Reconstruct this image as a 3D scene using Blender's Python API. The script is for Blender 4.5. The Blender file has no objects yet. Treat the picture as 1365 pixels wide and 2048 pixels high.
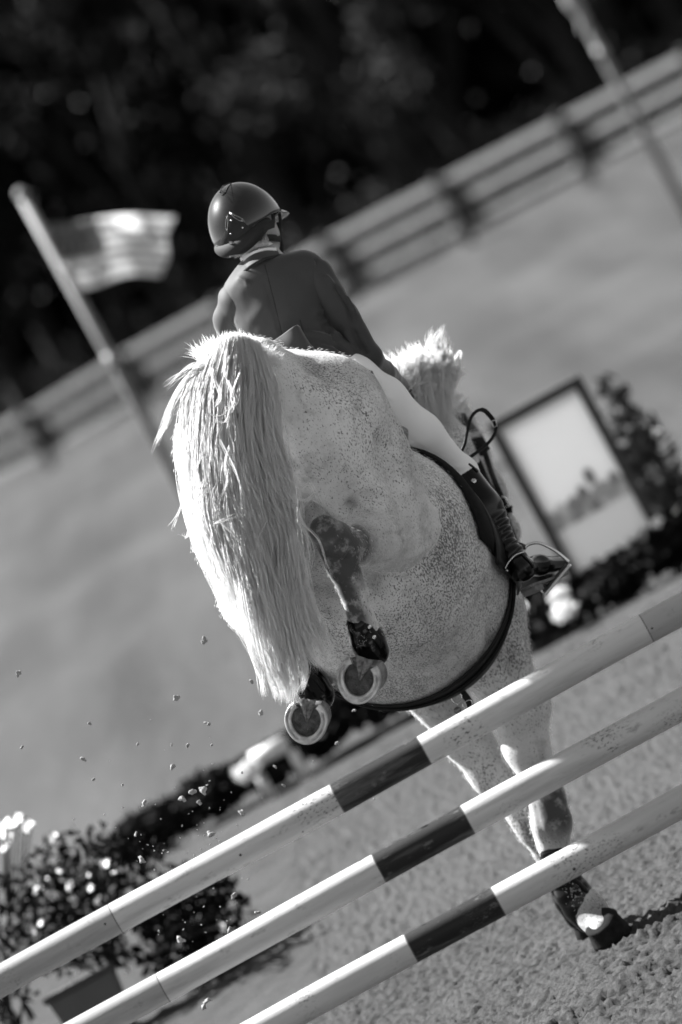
import bpy, math, random
import numpy as np
from mathutils import Vector, Matrix
from mathutils.bvhtree import BVHTree

rng = np.random.default_rng(7)
random.seed(7)
SC = bpy.context.scene
COL = SC.collection

# ------------------------------------------------------------------ camera
FPX = 11378.0
CAMZ = 2.93
ROLL = math.radians(28.6)
PITCH = math.atan(651 / FPX)
_f = Vector((0, math.cos(PITCH), -math.sin(PITCH)))
_u0 = Vector((0, math.sin(PITCH), math.cos(PITCH)))
_r0 = Vector((1, 0, 0))
_cr = math.cos(ROLL) * _r0 - math.sin(ROLL) * _u0
_cu = math.sin(ROLL) * _r0 + math.cos(ROLL) * _u0
CAM = Vector((0, 0, CAMZ))
cd = bpy.data.cameras.new('camera')
cam = bpy.data.objects.new('camera', cd)
COL.objects.link(cam)
M = Matrix((( _cr.x, _cu.x, -_f.x, 0), (_cr.y, _cu.y, -_f.y, 0), (_cr.z, _cu.z, -_f.z, CAMZ), (0, 0, 0, 1)))
cam.matrix_world = M
cd.sensor_fit = 'VERTICAL'
cd.sensor_height = 36
cd.sensor_width = 24
cd.lens = 200
cd.clip_start = 1
cd.clip_end = 2000
cd.dof.use_dof = True
cd.dof.focus_distance = 18.75
cd.dof.aperture_fstop = 2.2
cd.dof.aperture_blades = 0
SC.camera = cam

# ------------------------------------------------------------------ light
SUNV = Vector((-1.0, 0.66, 1.40)).normalized()          # towards the sun
w = bpy.data.worlds.new('World'); SC.world = w; w.use_nodes = True
nt = w.node_tree; nt.nodes.clear()
sky = nt.nodes.new('ShaderNodeTexSky'); sky.sky_type = 'NISHITA'; sky.sun_disc = False
sky.sun_elevation = math.asin(SUNV.z); sky.sun_rotation = math.atan2(SUNV.x, SUNV.y)
bwn = nt.nodes.new('ShaderNodeRGBToBW'); bg = nt.nodes.new('ShaderNodeBackground')
bg.inputs['Strength'].default_value = 0.052
wo = nt.nodes.new('ShaderNodeOutputWorld')
nt.links.new(sky.outputs[0], bwn.inputs[0]); nt.links.new(bwn.outputs[0], bg.inputs['Color']); nt.links.new(bg.outputs[0], wo.inputs[0])
sl = bpy.data.lights.new('sun', 'SUN'); sl.energy = 5.0; sl.angle = math.radians(0.5); sl.color = (1, 1, 1)
so = bpy.data.objects.new('sun', sl); COL.objects.link(so)
so.rotation_euler = (-SUNV).to_track_quat('-Z', 'Y').to_euler()
SC.view_settings.view_transform = 'Standard'; SC.view_settings.look = 'None'
SC.view_settings.exposure = 2.0; SC.view_settings.gamma = 1.0
SC.view_settings.use_curve_mapping = False
SC.render.engine = 'CYCLES'
SC.cycles.max_bounces = 6; SC.cycles.use_denoising = True

# ------------------------------------------------------------------ helpers
def P(x, y, Y):
    """point at world depth Y seen at photo pixel x, y"""
    x, y, Y = float(x), float(y), float(Y)
    d = _f + ((x - 682.5) / FPX) * _cr - ((y - 1024) / FPX) * _cu
    return CAM + d * (Y / d.y)

def ray(x, y):
    x, y = float(x), float(y)
    return (_f + ((x - 682.5) / FPX) * _cr - ((y - 1024) / FPX) * _cu).normalized()

def G(x, y, z=0.0):
    d = ray(x, y)
    return CAM + d * ((z - CAMZ) / d.z)

def tag(o, label=None, cat=None, group=None, kind=None):
    if label: o['label'] = label
    if cat: o['category'] = cat
    if group: o['group'] = group
    if kind: o['kind'] = kind
    return o

def link(name, me, mat, parent=None, smooth=True):
    o = bpy.data.objects.new(name, me)
    COL.objects.link(o)
    if mat is not None and len(me.materials) == 0: me.materials.append(mat)
    if smooth and len(me.polygons): me.polygons.foreach_set('use_smooth', np.ones(len(me.polygons), dtype=bool))
    if parent is not None:
        o.parent = parent
        o.matrix_parent_inverse = parent.matrix_world.inverted()
    return o

def empty(name, loc=(0, 0, 0)):
    o = bpy.data.objects.new(name, None); COL.objects.link(o)
    o.location = loc; o.matrix_world = Matrix.Translation(Vector(loc)); o.empty_display_size = 0.2
    return o

def np_mesh(name, V, F):
    """V (n,3), F (m,k) arrays"""
    me = bpy.data.meshes.new(name)
    V = np.asarray(V, dtype=np.float32); F = np.asarray(F, dtype=np.int32)
    me.vertices.add(len(V)); me.vertices.foreach_set('co', V.ravel())
    m, k = F.shape
    me.loops.add(m * k); me.loops.foreach_set('vertex_index', F.ravel())
    me.polygons.add(m); me.polygons.foreach_set('loop_start', np.arange(0, m * k, k, dtype=np.int32))
    me.update(calc_edges=True)
    return me

class MB:
    """collects faces into one mesh"""
    def __init__(s): s.v = []; s.f = []
    def add(s, vs, fs):
        b = len(s.v); s.v += [tuple(p) for p in vs]; s.f += [tuple(i + b for i in f) for f in fs]
    def build(s, name, mat, parent=None, smooth=True, bevel=0, auto=None, sub=0):
        me = bpy.data.meshes.new(name); me.from_pydata(s.v, [], s.f); me.update()
        o = link(name, me, mat, parent, smooth)
        if bevel:
            m = o.modifiers.new('b', 'BEVEL'); m.width = bevel; m.segments = 2; m.limit_method = 'ANGLE'; m.angle_limit = 0.7
        if sub:
            m = o.modifiers.new('s', 'SUBSURF'); m.levels = sub; m.render_levels = sub
        return o
    def box(s, c, sx, sy, sz, ax=None):
        c = Vector(c); ax = ax or (Vector((1, 0, 0)), Vector((0, 1, 0)), Vector((0, 0, 1)))
        vs = [c + ax[0] * (sx / 2 * a) + ax[1] * (sy / 2 * b) + ax[2] * (sz / 2 * d) for a in (-1, 1) for b in (-1, 1) for d in (-1, 1)]
        s.add(vs, [(0, 1, 3, 2), (4, 6, 7, 5), (0, 4, 5, 1), (2, 3, 7, 6), (0, 2, 6, 4), (1, 5, 7, 3)])
    def tube(s, pts, rad, n=12, cap=True, flat=None):
        pts = [Vector(p) for p in pts]; m = len(pts)
        if not hasattr(rad, '__len__'): rad = [rad] * m
        ref = None; vs = []; fs = []
        for i, p in enumerate(pts):
            t = (pts[min(i + 1, m - 1)] - pts[max(i - 1, 0)]).normalized()
            if ref is None:
                ref = t.orthogonal().normalized()
            ref = (ref - t * ref.dot(t)).normalized(); b = t.cross(ref)
            for k in range(n):
                a = 2 * math.pi * k / n
                vs.append(p + (ref * math.cos(a) + b * math.sin(a)) * rad[i])
        for i in range(m - 1):
            for k in range(n):
                a0 = i * n + k; a1 = i * n + (k + 1) % n
                fs.append((a0, a1, a1 + n, a0 + n))
        if cap:
            fs.append(tuple(range(n))[::-1]); fs.append(tuple((m - 1) * n + k for k in range(n)))
        s.add(vs, fs)
    def strap(s, pts, nrm, w, t):
        """band with width w (or list) and thickness t, lying with its back on pts, normals nrm"""
        m = len(pts); vs = []; fs = []
        if not hasattr(w, '__len__'): w = [w] * m
        for i in range(m):
            tg = (Vector(pts[min(i + 1, m - 1)]) - Vector(pts[max(i - 1, 0)])).normalized()
            n = Vector(nrm[i]); n = (n - tg * n.dot(tg)).normalized(); b = tg.cross(n)
            p = Vector(pts[i])
            for (a, c) in ((-.5, 0), (-.5, .7), (-.38, 1), (.38, 1), (.5, .7), (.5, 0)):
                vs.append(p + b * (w[i] * a) + n * (t * c))
        k = 6
        for i in range(m - 1):
            for j in range(k):
                a0 = i * k + j; a1 = i * k + (j + 1) % k
                fs.append((a0, a1, a1 + k, a0 + k))
        fs.append(tuple(range(k))[::-1]); fs.append(tuple((m - 1) * k + j for j in range(k)))
        s.add(vs, fs)

def catmull(pts, n=8, closed=False):
    pts = [np.array(p, dtype=float) for p in pts]; out = []
    m = len(pts); seg = m if closed else m - 1
    for i in range(seg):
        if closed: p0, p1, p2, p3 = pts[(i - 1) % m], pts[i], pts[(i + 1) % m], pts[(i + 2) % m]
        else: p0, p1, p2, p3 = pts[max(i - 1, 0)], pts[i], pts[i + 1], pts[min(i + 2, m - 1)]
        for k in range(n):
            t = k / n
            out.append(0.5 * ((2 * p1) + (-p0 + p2) * t + (2 * p0 - 5 * p1 + 4 * p2 - p3) * t * t + (-p0 + 3 * p1 - 3 * p2 + p3) * t ** 3))
    if not closed: out.append(pts[-1])
    return [Vector(p) for p in out]

# value noise in numpy
_T = rng.random((64, 64, 64))
def vnoise(p):
    p = np.asarray(p, dtype=float); i = np.floor(p).astype(int); f = p - i; f = f * f * (3 - 2 * f)
    r = 0
    for a in (0, 1):
        for b in (0, 1):
            for c in (0, 1):
                wgt = (f[:, 0] if a else 1 - f[:, 0]) * (f[:, 1] if b else 1 - f[:, 1]) * (f[:, 2] if c else 1 - f[:, 2])
                r = r + wgt * _T[(i[:, 0] + a) % 64, (i[:, 1] + b) % 64, (i[:, 2] + c) % 64]
    return r * 2 - 1
def fbm(p, o=4):
    r = 0; a = 1; p = np.asarray(p, dtype=float)
    for k in range(o): r = r + a * vnoise(p * 2 ** k + 17.3 * k); a *= .5
    return r

# ---- signed distance modelling
def sdf_mesh(name, prims, h=0.012, smooth_it=2, post=None):
    """prims: dicts a,b,ra,rb,k,(lat,s),(op). smooth union of tapered (elliptical) capsules -> surface net"""
    lo = np.array([1e9] * 3); hi = -lo
    for q in prims:
        if q.get('op') == 'sub': continue
        for p, r in ((q['a'], q['ra']), (q['b'], q['rb'])):
            rr = r * max(1, q.get('s', 1)) + .03
            lo = np.minimum(lo, np.array(p) - rr); hi = np.maximum(hi, np.array(p) + rr)
    lo -= 3 * h; hi += 3 * h
    n = np.ceil((hi - lo) / h).astype(int) + 1
    D = np.full(n, 1.0, dtype=np.float32)
    ax = [lo[i] + h * np.arange(n[i]) for i in range(3)]
    for q in prims:
        a = np.array(q['a'], float); b = np.array(q['b'], float); ra, rb = q['ra'], q['rb']; k = q.get('k', .03); s = q.get('s', 1)
        mr = max(ra, rb) * max(1, s) + k + 3 * h
        l = np.maximum(((np.minimum(a, b) - mr - lo) / h).astype(int), 0); u = np.minimum(((np.maximum(a, b) + mr - lo) / h).astype(int) + 2, n)
        if np.any(u <= l): continue
        X, Y, Z = np.meshgrid(ax[0][l[0]:u[0]], ax[1][l[1]:u[1]], ax[2][l[2]:u[2]], indexing='ij')
        p = np.stack([X, Y, Z], -1) - a
        d = b - a; dd = max(float(d @ d), 1e-9)
        t = np.clip((p @ d) / dd, 0, 1)
        v = p - t[..., None] * d
        if s != 1:
            lat = np.array(q.get('lat', (1, 0, 0)), float); lat /= np.linalg.norm(lat)
            c = v @ lat
            v = v - c[..., None] * lat * (1 - 1 / s)
        ts = t * t * (3 - 2 * t)
        dist = np.sqrt((v * v).sum(-1)) - (ra + (rb - ra) * (t if q.get('lin') else ts))
        if s != 1 and s < 1: dist = dist * s
        S = D[l[0]:u[0], l[1]:u[1], l[2]:u[2]]
        if q.get('op') == 'sub':
            e = -dist; hh = np.maximum(k - np.abs(S - e), 0) / k
            D[l[0]:u[0], l[1]:u[1], l[2]:u[2]] = np.maximum(S, e) + hh * hh * k * .25
        else:
            hh = np.maximum(k - np.abs(S - dist), 0) / k
            D[l[0]:u[0], l[1]:u[1], l[2]:u[2]] = np.minimum(S, dist) - hh * hh * k * .25
    V, F = surface_net(D, lo, h)
    V = relax(V, F, smooth_it)
    if post is not None: V = post(V, F)
    me = np_mesh(name, V, F)
    return me

def surface_net(D, lo, h):
    neg = D < 0
    c = [neg[i:neg.shape[0] - 1 + i, j:neg.shape[1] - 1 + j, k:neg.shape[2] - 1 + k] for i in (0, 1) for j in (0, 1) for k in (0, 1)]
    cnt = sum(x.astype(np.int8) for x in c)
    mix = (cnt > 0) & (cnt < 8)
    idx = np.full(mix.shape, -1, dtype=np.int64); I = np.argwhere(mix); idx[mix] = np.arange(len(I))
    vals = {}
    for i in (0, 1):
        for j in (0, 1):
            for k in (0, 1):
                vals[(i, j, k)] = D[I[:, 0] + i, I[:, 1] + j, I[:, 2] + k]
    acc = np.zeros((len(I), 3)); num = np.zeros(len(I))
    for axn in range(3):
        o = [x for x in range(3) if x != axn]
        for p_ in (0, 1):
            for q_ in (0, 1):
                A = [0, 0, 0]; A[o[0]] = p_; A[o[1]] = q_; B = list(A); B[axn] = 1
                va, vb = vals[tuple(A)], vals[tuple(B)]
                m = (va < 0) != (vb < 0)
                t = np.where(m, va / np.where(m, va - vb, 1), 0)
                pos = np.array(A, float)[None].repeat(len(I), 0); pos[:, axn] = t
                acc += pos * m[:, None]; num += m
    V = lo + h * (I + acc / num[:, None])
    F = []
    for axn in range(3):
        sl0 = [slice(1, -1)] * 3; 
        s0 = [slice(1, -1)] * 3; s0[axn] = slice(0, -1); s1 = [slice(1, -1)] * 3; s1[axn] = slice(1, None)
        n0 = neg[tuple(s0)]; n1 = neg[tuple(s1)]
        E = np.argwhere(n0 != n1)
        fl = n0[n0 != n1]
        E = E + 1; E[:, axn] -= 1
        o = [(axn + 1) % 3, (axn + 2) % 3]
        def g(du, dv):
            Q = E.copy(); Q[:, o[0]] -= du; Q[:, o[1]] -= dv
            return idx[Q[:, 0], Q[:, 1], Q[:, 2]]
        q = np.stack([g(0, 0), g(1, 0), g(1, 1), g(0, 1)], 1)
        q[~fl] = q[~fl][:, ::-1]
        F.append(q)
    F = np.concatenate(F)
    return V, F[(F >= 0).all(1)]

def relax(V, F, it, lam=.5):
    if it <= 0: return V
    e = np.concatenate([F[:, [0, 1]], F[:, [1, 2]], F[:, [2, 3]], F[:, [3, 0]]]); n = len(V)
    for _ in range(it):
        acc = np.zeros_like(V); 
        for c in range(3):
            acc[:, c] = np.bincount(e[:, 0], V[e[:, 1], c], n) + np.bincount(e[:, 1], V[e[:, 0], c], n)
        cnt = np.bincount(e[:, 0], minlength=n) + np.bincount(e[:, 1], minlength=n)
        V = V + lam * (acc / np.maximum(cnt, 1)[:, None] - V)
    return V

def vnormals(V, F):
    nn = np.cross(V[F[:, 2]] - V[F[:, 0]], V[F[:, 3]] - V[F[:, 1]])
    N = np.zeros_like(V)
    for c in range(3):
        for j in range(4): N[:, c] += np.bincount(F[:, j], nn[:, c], len(V))
    return N / np.maximum(np.linalg.norm(N, axis=1, keepdims=True), 1e-9)

def ridges(V, F, lst):
    """lst of (polyline points, amplitude, width): raise or sink the surface along lines"""
    N = vnormals(V, F)
    for pts, amp, wd in lst:
        pts = [np.array(p, float) for p in pts]; best = np.full(len(V), 1e9)
        L = len(pts) - 1; tt = np.zeros(len(V))
        for i in range(L):
            a, b = pts[i], pts[i + 1]; d = b - a; t = np.clip(((V - a) @ d) / (d @ d), 0, 1)
            dist = np.linalg.norm(V - a - t[:, None] * d, axis=1); m = dist < best
            best[m] = dist[m]; tt[m] = (i + t[m]) / L
        fade = np.clip(np.minimum(tt, 1 - tt) * 5, 0.15, 1)
        V = V + N * (amp * fade * np.exp(-(best / wd) ** 2))[:, None]
    return V

def cap(a, b, ra, rb, k=.03, **kw):
    d = dict(a=tuple(a), b=tuple(b), ra=ra, rb=rb, k=k); d.update(kw); return d

def chain(pts, rs, k=.03, **kw):
    return [cap(pts[i], pts[i + 1], rs[i], rs[i + 1], k, **kw) for i in range(len(pts) - 1)]

def bvh_of(me):
    vs = [v.co.copy() for v in me.vertices]
    return BVHTree.FromPolygons(vs, [tuple(p.vertices) for p in me.polygons])

def surf_pr(V, F):
    """projector of photo lines onto a surface, for creases and seams"""
    bv = BVHTree.FromPolygons(V.tolist(), F.tolist())
    def pr(l, Y=19.4):
        out = []
        for v in catmull([(x, y, 0) for x, y in l], 4):
            loc, n_, i_, d_ = bv.ray_cast(CAM, ray(v.x, v.y)); out.append(loc if loc is not None else P(v.x, v.y, Y))
        return out
    return pr

def hit(bvh, x, y, Y=None):
    loc, nrm, i, d = bvh.ray_cast(CAM, ray(x, y))
    if loc is None:
        return P(x, y, Y), -ray(x, y)
    if nrm.dot(ray(x, y)) > 0: nrm = -nrm
    return loc, nrm

def near_path(bvh, pts, off=.004):
    out = []; nn = []
    for p in pts:
        l, n, i, d = bvh.find_nearest(p); out.append(l + n * off); nn.append(n)
    # smooth
    for _ in range(3):
        o2 = [v.copy() for v in out]
        for i in range(1, len(out) - 1): o2[i] = out[i] * .5 + (out[i - 1] + out[i + 1]) * .25
        out = o2
    return out, nn

def hair_mesh(name, paths, r0, r1=None, sides=3):
    """paths (n,m,3) array; strands as thin 3-sided prisms tapering to the tip"""
    paths = np.asarray(paths, float); n, m, _ = paths.shape
    r0 = np.broadcast_to(r0, (n,)); 
    T = np.gradient(paths, axis=1); T /= np.linalg.norm(T, axis=2, keepdims=True) + 1e-9
    ref = np.array([.3, -.8, .5]); A = np.cross(T, ref); A /= np.linalg.norm(A, axis=2, keepdims=True) + 1e-9; B = np.cross(T, A)
    s = np.linspace(0, 1, m)
    prof = np.clip((1 - s) * 2.5, .12, 1) * np.clip(.5 + s * 6, 0, 1)
    R = r0[:, None] * prof[None]
    V = []
    for k in range(sides):
        a = 2 * math.pi * k / sides
        V.append(paths + (A * math.cos(a) + B * math.sin(a)) * R[..., None])
    V = np.stack(V, 2)                                            # n,m,sides,3
    base = (np.arange(n)[:, None] * m + np.arange(m - 1)[None]) * sides
    F = []
    for k in range(sides):
        k2 = (k + 1) % sides
        F.append(np.stack([base + k, base + k2, base + sides + k2, base + sides + k], -1).reshape(-1, 4))
    return np_mesh(name, V.reshape(-1, 3), np.concatenate(F))

# ------------------------------------------------------------------ materials
def nodes(name):
    m = bpy.data.materials.new(name); m.use_nodes = True
    t = m.node_tree; b = t.nodes['Principled BSDF']
    return m, t, b
def gv(v): return (v, v, v, 1)
def N(t, typ, **kw):
    n = t.nodes.new(typ)
    for k, v in kw.items(): setattr(n, k, v)
    return n
def noise(t, scale, detail=3, rough=.5, coord='Object', vec=None, sc=(1, 1, 1)):
    n = N(t, 'ShaderNodeTexNoise'); n.inputs['Scale'].default_value = scale; n.inputs['Detail'].default_value = detail; n.inputs['Roughness'].default_value = rough
    tc = N(t, 'ShaderNodeTexCoord'); mp = N(t, 'ShaderNodeMapping'); mp.inputs['Scale'].default_value = sc
    t.links.new(tc.outputs[coord], mp.inputs[0]); t.links.new(mp.outputs[0], n.inputs['Vector'])
    return n
def ramp(t, src, stops, interp='LINEAR'):
    r = N(t, 'ShaderNodeValToRGB'); e = r.color_ramp.elements; r.color_ramp.interpolation = interp
    while len(e) < len(stops): e.new(.5)
    for i, (p, v) in enumerate(stops): e[i].position = p; e[i].color = gv(v)
    t.links.new(src, r.inputs[0]); return r.outputs[0]
def mixc(t, f, a, b, mode='MIX'):
    m = N(t, 'ShaderNodeMix', data_type='RGBA', blend_type=mode)
    for i, s in ((0, f), (6, a), (7, b)):
        if isinstance(s, (int, float)):
            m.inputs[i].default_value = s if i == 0 else gv(s)
        else: t.links.new(s, m.inputs[i])
    return m.outputs[2]
def bump(t, b, src, strength, dist=.01):
    n = N(t, 'ShaderNodeBump'); n.inputs['Strength'].default_value = strength; n.inputs['Distance'].default_value = dist
    t.links.new(src, n.inputs['Height']); t.links.new(n.outputs[0], b.inputs['Normal']); return n
def simple(name, v, rough=.6, var=.15, scale=20, bmp=.1, bdist=.003, coat=0, metal=0, spec=.5, detail=4):
    m, t, b = nodes(name)
    n = noise(t, scale, detail)
    t.links.new(ramp(t, n.outputs['Fac'], [(.25, v * (1 - var)), (.75, min(1, v * (1 + var)))]), b.inputs['Base Color'])
    b.inputs['Roughness'].default_value = rough; b.inputs['Metallic'].default_value = metal
    b.inputs['Coat Weight'].default_value = coat; b.inputs['Specular IOR Level'].default_value = spec
    if bmp: bump(t, b, noise(t, scale * 4, 3).outputs['Fac'], bmp, bdist)
    return m
def mathn(t, op, a, b=None):
    n = N(t, 'ShaderNodeMath', operation=op)
    for i, s in ((0, a), (1, b)):
        if s is None: continue
        if isinstance(s, (int, float)): n.inputs[i].default_value = s
        else: t.links.new(s, n.inputs[i])
    return n.outputs[0]
def ramp_v(t, src, a, b_):
    n = N(t, 'ShaderNodeMapRange'); n.inputs['From Min'].default_value = a; n.inputs['From Max'].default_value = b_; t.links.new(src, n.inputs[0]); return n.outputs[0]
# ------------------------------------------------------------------ setting: ground
m_sand, t, b = nodes('sand')
n1 = noise(t, 1.2, 5, .6); n2 = noise(t, 95, 5, .75); n3 = noise(t, 330, 2, .6)
c = ramp(t, n1.outputs['Fac'], [(.3, .04), (.7, .07)])
c = mixc(t, .55, c, ramp(t, n2.outputs['Fac'], [(.3, .015), (.7, .105)]))
t.links.new(c, b.inputs['Base Color']); b.inputs['Roughness'].default_value = .95; b.inputs['Specular IOR Level'].default_value = .1
bump(t, b, mixc(t, .5, n2.outputs['Fac'], n3.outputs['Fac']), .9, .012)

m_grass, t, b = nodes('grass')
n1 = noise(t, .045, 4, .55, sc=(.45, 1.3, 1)); n2 = noise(t, .35, 4, .6, sc=(.7, .55, 1)); n3 = noise(t, 12, 3, .7)
c = ramp(t, n1.outputs['Fac'], [(.42, .0), (.5, .010), (.60, .048)])
c = mixc(t, .5, c, ramp(t, n2.outputs['Fac'], [(.36, .004), (.64, .045)]))
n7 = noise(t, .9, 4, .65, sc=(1, .055, 1)); c = mixc(t, .45, c, ramp(t, n7.outputs['Fac'], [(.40, .0), (.60, .060)]))
c = mixc(t, .3, c, ramp(t, n3.outputs['Fac'], [(.3, .018), (.7, .07)]))
t.links.new(c, b.inputs['Base Color']); b.inputs['Roughness'].default_value = .8; b.inputs['Specular IOR Level'].default_value = .2
bump(t, b, n3.outputs['Fac'], .8, .05)

SAND_Y1 = 30.6
# ground sheet to the horizon, gently rolling beyond the arena
def grid(xs, ys, zf):
    X, Y = np.meshgrid(xs, ys, indexing='ij'); Z = zf(X, Y)
    V = np.stack([X, Y, Z], -1).reshape(-1, 3); nx, ny = len(xs), len(ys)
    i = (np.arange(nx - 1)[:, None] * ny + np.arange(ny - 1)[None]).reshape(-1)
    return V, np.stack([i, i + ny, i + ny + 1, i + 1], 1)
def zfield(X, Y):
    p = np.stack([X.ravel() * .06, Y.ravel() * .11, X.ravel() * 0], 1)
    z = vnoise(p).reshape(X.shape) * .22 + vnoise(p * 2.7 + 9).reshape(X.shape) * .08
    f = np.clip((Y - 33) / 12, 0, 1) * np.clip((1.5e2 - Y) / 60 + .5, .2, 1)
    return -.05 + z * f
xs = np.concatenate([np.linspace(-900, -40, 14)[:-1], np.linspace(-40, 40, 110), np.linspace(40, 900, 14)[1:]])
ys = np.concatenate([np.linspace(-60, 28, 8)[:-1], np.linspace(28, 200, 200), np.linspace(200, 1500, 12)[1:]])
V, F = grid(xs, ys, zfield)
tag(link('ground', np_mesh('ground', V, F), m_grass), kind='structure')

# sand arena: really displaced clods near the horse
HOOF = G(1218, 1893)
def zsand(X, Y):
    p = np.stack([X.ravel(), Y.ravel(), X.ravel() * 0], 1)
    warp = np.stack([vnoise(p * 5), vnoise(p * 5 + 40), p[:, 0] * 0], 1) * .08
    z = .014 * vnoise((p + warp) * 5) + .006 * (np.abs(vnoise((p + warp) * 15 + 5)) - .4) + .014 * (np.abs(vnoise((p + warp * .5) * 34 + 3)) - .4) + .015 * vnoise((p + warp * .2) * 68)
    z += .022 * vnoise(p * 1.7)
    for (hx, hy, rx, ry, d, rot) in ((HOOF.x + .25, HOOF.y - .15, .28, .10, .035, -.4), (HOOF.x + .55, HOOF.y - .5, .5, .1, .04, -.2), (HOOF.x - .1, HOOF.y - 1.2, .6, .12, .04, .15)):
        dx, dy = p[:, 0] - hx, p[:, 1] - hy; c_, s_ = math.cos(rot), math.sin(rot)
        q = ((dx * c_ + dy * s_) / rx) ** 2 + ((-dx * s_ + dy * c_) / ry) ** 2
        z += -d * np.exp(-q) + d * .6 * np.exp(-(np.sqrt(q) - 1.6) ** 2 * 4)
    edge = np.clip((SAND_Y1 - p[:, 1]) / .5, 0, 1)
    z = z.reshape(X.shape); return np.maximum(z * edge.reshape(X.shape), -.035) - .0 + np.where(edge.reshape(X.shape) <= 0, -.06, 0)
xs = np.concatenate([np.linspace(-60, -4, 20)[:-1], np.linspace(-4, -1, 60)[:-1], np.arange(-1, 2.6, .011), np.linspace(2.62, 6, 60), np.linspace(6, 60, 20)[1:]])
ys = np.concatenate([np.linspace(8, 16.4, 20)[:-1], np.arange(16.4, 22.5, .011), np.arange(22.5, SAND_Y1 + .6, .05)])
V, F = grid(xs, ys, zsand)
tag(link('arena_sand', np_mesh('arena_sand', V, F), m_sand), kind='structure')

# ------------------------------------------------------------------ rail fence
m_rail = simple('rail_paint', .21, .7, .12, 3)
m_post = simple('post_wood', .02, .8, .3, 4)
fA = Vector((-8.9, 123, 0)); fB = Vector((12.5, 96, 0))
fence = tag(empty('rail_fence', (0, 110, 0)), 'pale three-rail field fence on dark posts below the tree line', 'fence')
fdir = (fB - fA).normalized(); fn = Vector((-fdir.y, fdir.x, 0)); npost = 11
fl = (fB - fA).length; stp = 3.75
k0 = P(85, 905, 117.5)
off = (k0 - fA).dot(fdir) % stp
def fz(p): return float(zfield(np.array([[p.x]]), np.array([[p.y]]))[0, 0])
k = 0; s_ = off
posts = []
while s_ < fl:
    p = fA + fdir * s_; posts.append(p); z = fz(p)
    mb = MB(); mb.box(p - fn * .2 + Vector((0, 0, z + .69)), .19, .16, 1.52, (fdir, fn, Vector((0, 0, 1))))
    mb.build('post', m_post, fence, smooth=False, bevel=.02); s_ += stp
for i in range(len(posts) - 1):
    for zz, hh in ((1.28, .16), (.84, .14), (.40, .12)):
        a = posts[i] + Vector((0, 0, fz(posts[i]) + zz)); bb = posts[i + 1] + Vector((0, 0, fz(posts[i + 1]) + zz))
        mb = MB(); d = (bb - a); mb.box((a + bb) / 2 - fn * .06, d.length - .006, .05, hh, (d.normalized(), fn, Vector((0, 0, 1))))
        mb.build('rail', m_rail, fence, smooth=False, bevel=.01)

# ------------------------------------------------------------------ trees
m_bark = simple('bark', .004, .9, .4, 3, .6, .05)
def leafmat(name, v):
    m, t, b = nodes(name); b.inputs['Specular IOR Level'].default_value = .05
    n = noise(t, .8, 3); 
    t.links.new(ramp(t, n.outputs['Fac'], [(.3, v * .6), (.7, v * 1.5)]), b.inputs['Base Color']); b.inputs['Roughness'].default_value = .75
    return m
m_leaf = leafmat('leaves', .0045); m_leaf2 = leafmat('leaves_pale', .03)
def leaf_quads(centers, size, rs):
    n = len(centers); d1 = rs.normal(size=(n, 3)); d1 /= np.linalg.norm(d1, axis=1, keepdims=True); d2 = np.cross(d1, rs.normal(size=(n, 3))); d2 /= np.linalg.norm(d2, axis=1, keepdims=True)
    sz = size * rs.uniform(.6, 1.4, (n, 1)); c = centers
    V = np.stack([c - d1 * sz, c - d2 * sz * .5, c + d1 * sz, c + d2 * sz * .5], 1).reshape(-1, 3)
    return V, np.arange(4 * n).reshape(-1, 4)
def make_tree(h, seed, mat, dens=5200, spread=3.3, low=.22):
    rs = np.random.default_rng(seed)
    tr = MB(); pts = [Vector((rs.normal() * .12 * i, rs.normal() * .12 * i, h * .85 * i / 6)) for i in range(7)]
    tr.tube(pts, [.3 - .26 * i / 6 for i in range(7)], 9)
    blobs = []
    for k in range(17):
        zz = h * rs.uniform(low, .95); a = rs.uniform(0, 6.28); sp = spread * (1 - abs(zz / h - .5)) * rs.uniform(.35, 1)
        e = Vector((math.cos(a) * sp, math.sin(a) * sp, zz)); i = min(5, int(zz * .85 / (h * .85) * 6)); s0 = pts[max(0, i - 1)]
        tr.tube([s0, (s0 + e) / 2 + Vector((0, 0, .3)), e], [.11, .07, .02], 6, cap=False); blobs.append((np.array(e), rs.uniform(.7, 1.5)))
    blobs.append((np.array(pts[-1]), 1.4))
    cs = []
    for c, r in blobs:
        q = rs.normal(size=(dens // len(blobs), 3)); q /= np.linalg.norm(q, axis=1, keepdims=True); q *= (rs.uniform(0, 1, (len(q), 1)) ** .45) * r * np.array([1.15, 1.15, .75])
        cs.append(c + q)
    V, F = leaf_quads(np.concatenate(cs), .13, rs)
    return tr, V, F
variants = []
for i in range(4):
    variants.append(make_tree([15, 17, 13.5, 16][i], 20 + i, None))
tspots = [(-10.5, 146, 1, 0), (-7.6, 150, 0, 1), (-5.0, 145, 2, 0), (-2.4, 151, 3, 0), (-.4, 146, 0, 0), (2.2, 149, 1, 1), (4.3, 144, 2, 1), (6.2, 148, 3, 0), (8.4, 145, 0, 0), (10.6, 150, 1, 0), (12.8, 146, 3, 0), (15.2, 149, 2, 0),
          (-9, 158, 3, 0), (-4, 160, 1, 0), (1, 157, 2, 0), (5.3, 161, 0, 0), (9.8, 159, 3, 0), (14, 160, 1, 0)]
tp = []
for tr, V, F in variants:
    me_t = bpy.data.meshes.new('trunk'); me_t.from_pydata(tr.v, [], tr.f); me_t.materials.append(m_bark)
    ms = []
    for mt in (m_leaf, m_leaf2):
        me = np_mesh('crown', V, F); me.materials.append(mt); ms.append(me)
    tp.append((me_t, ms))
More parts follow.
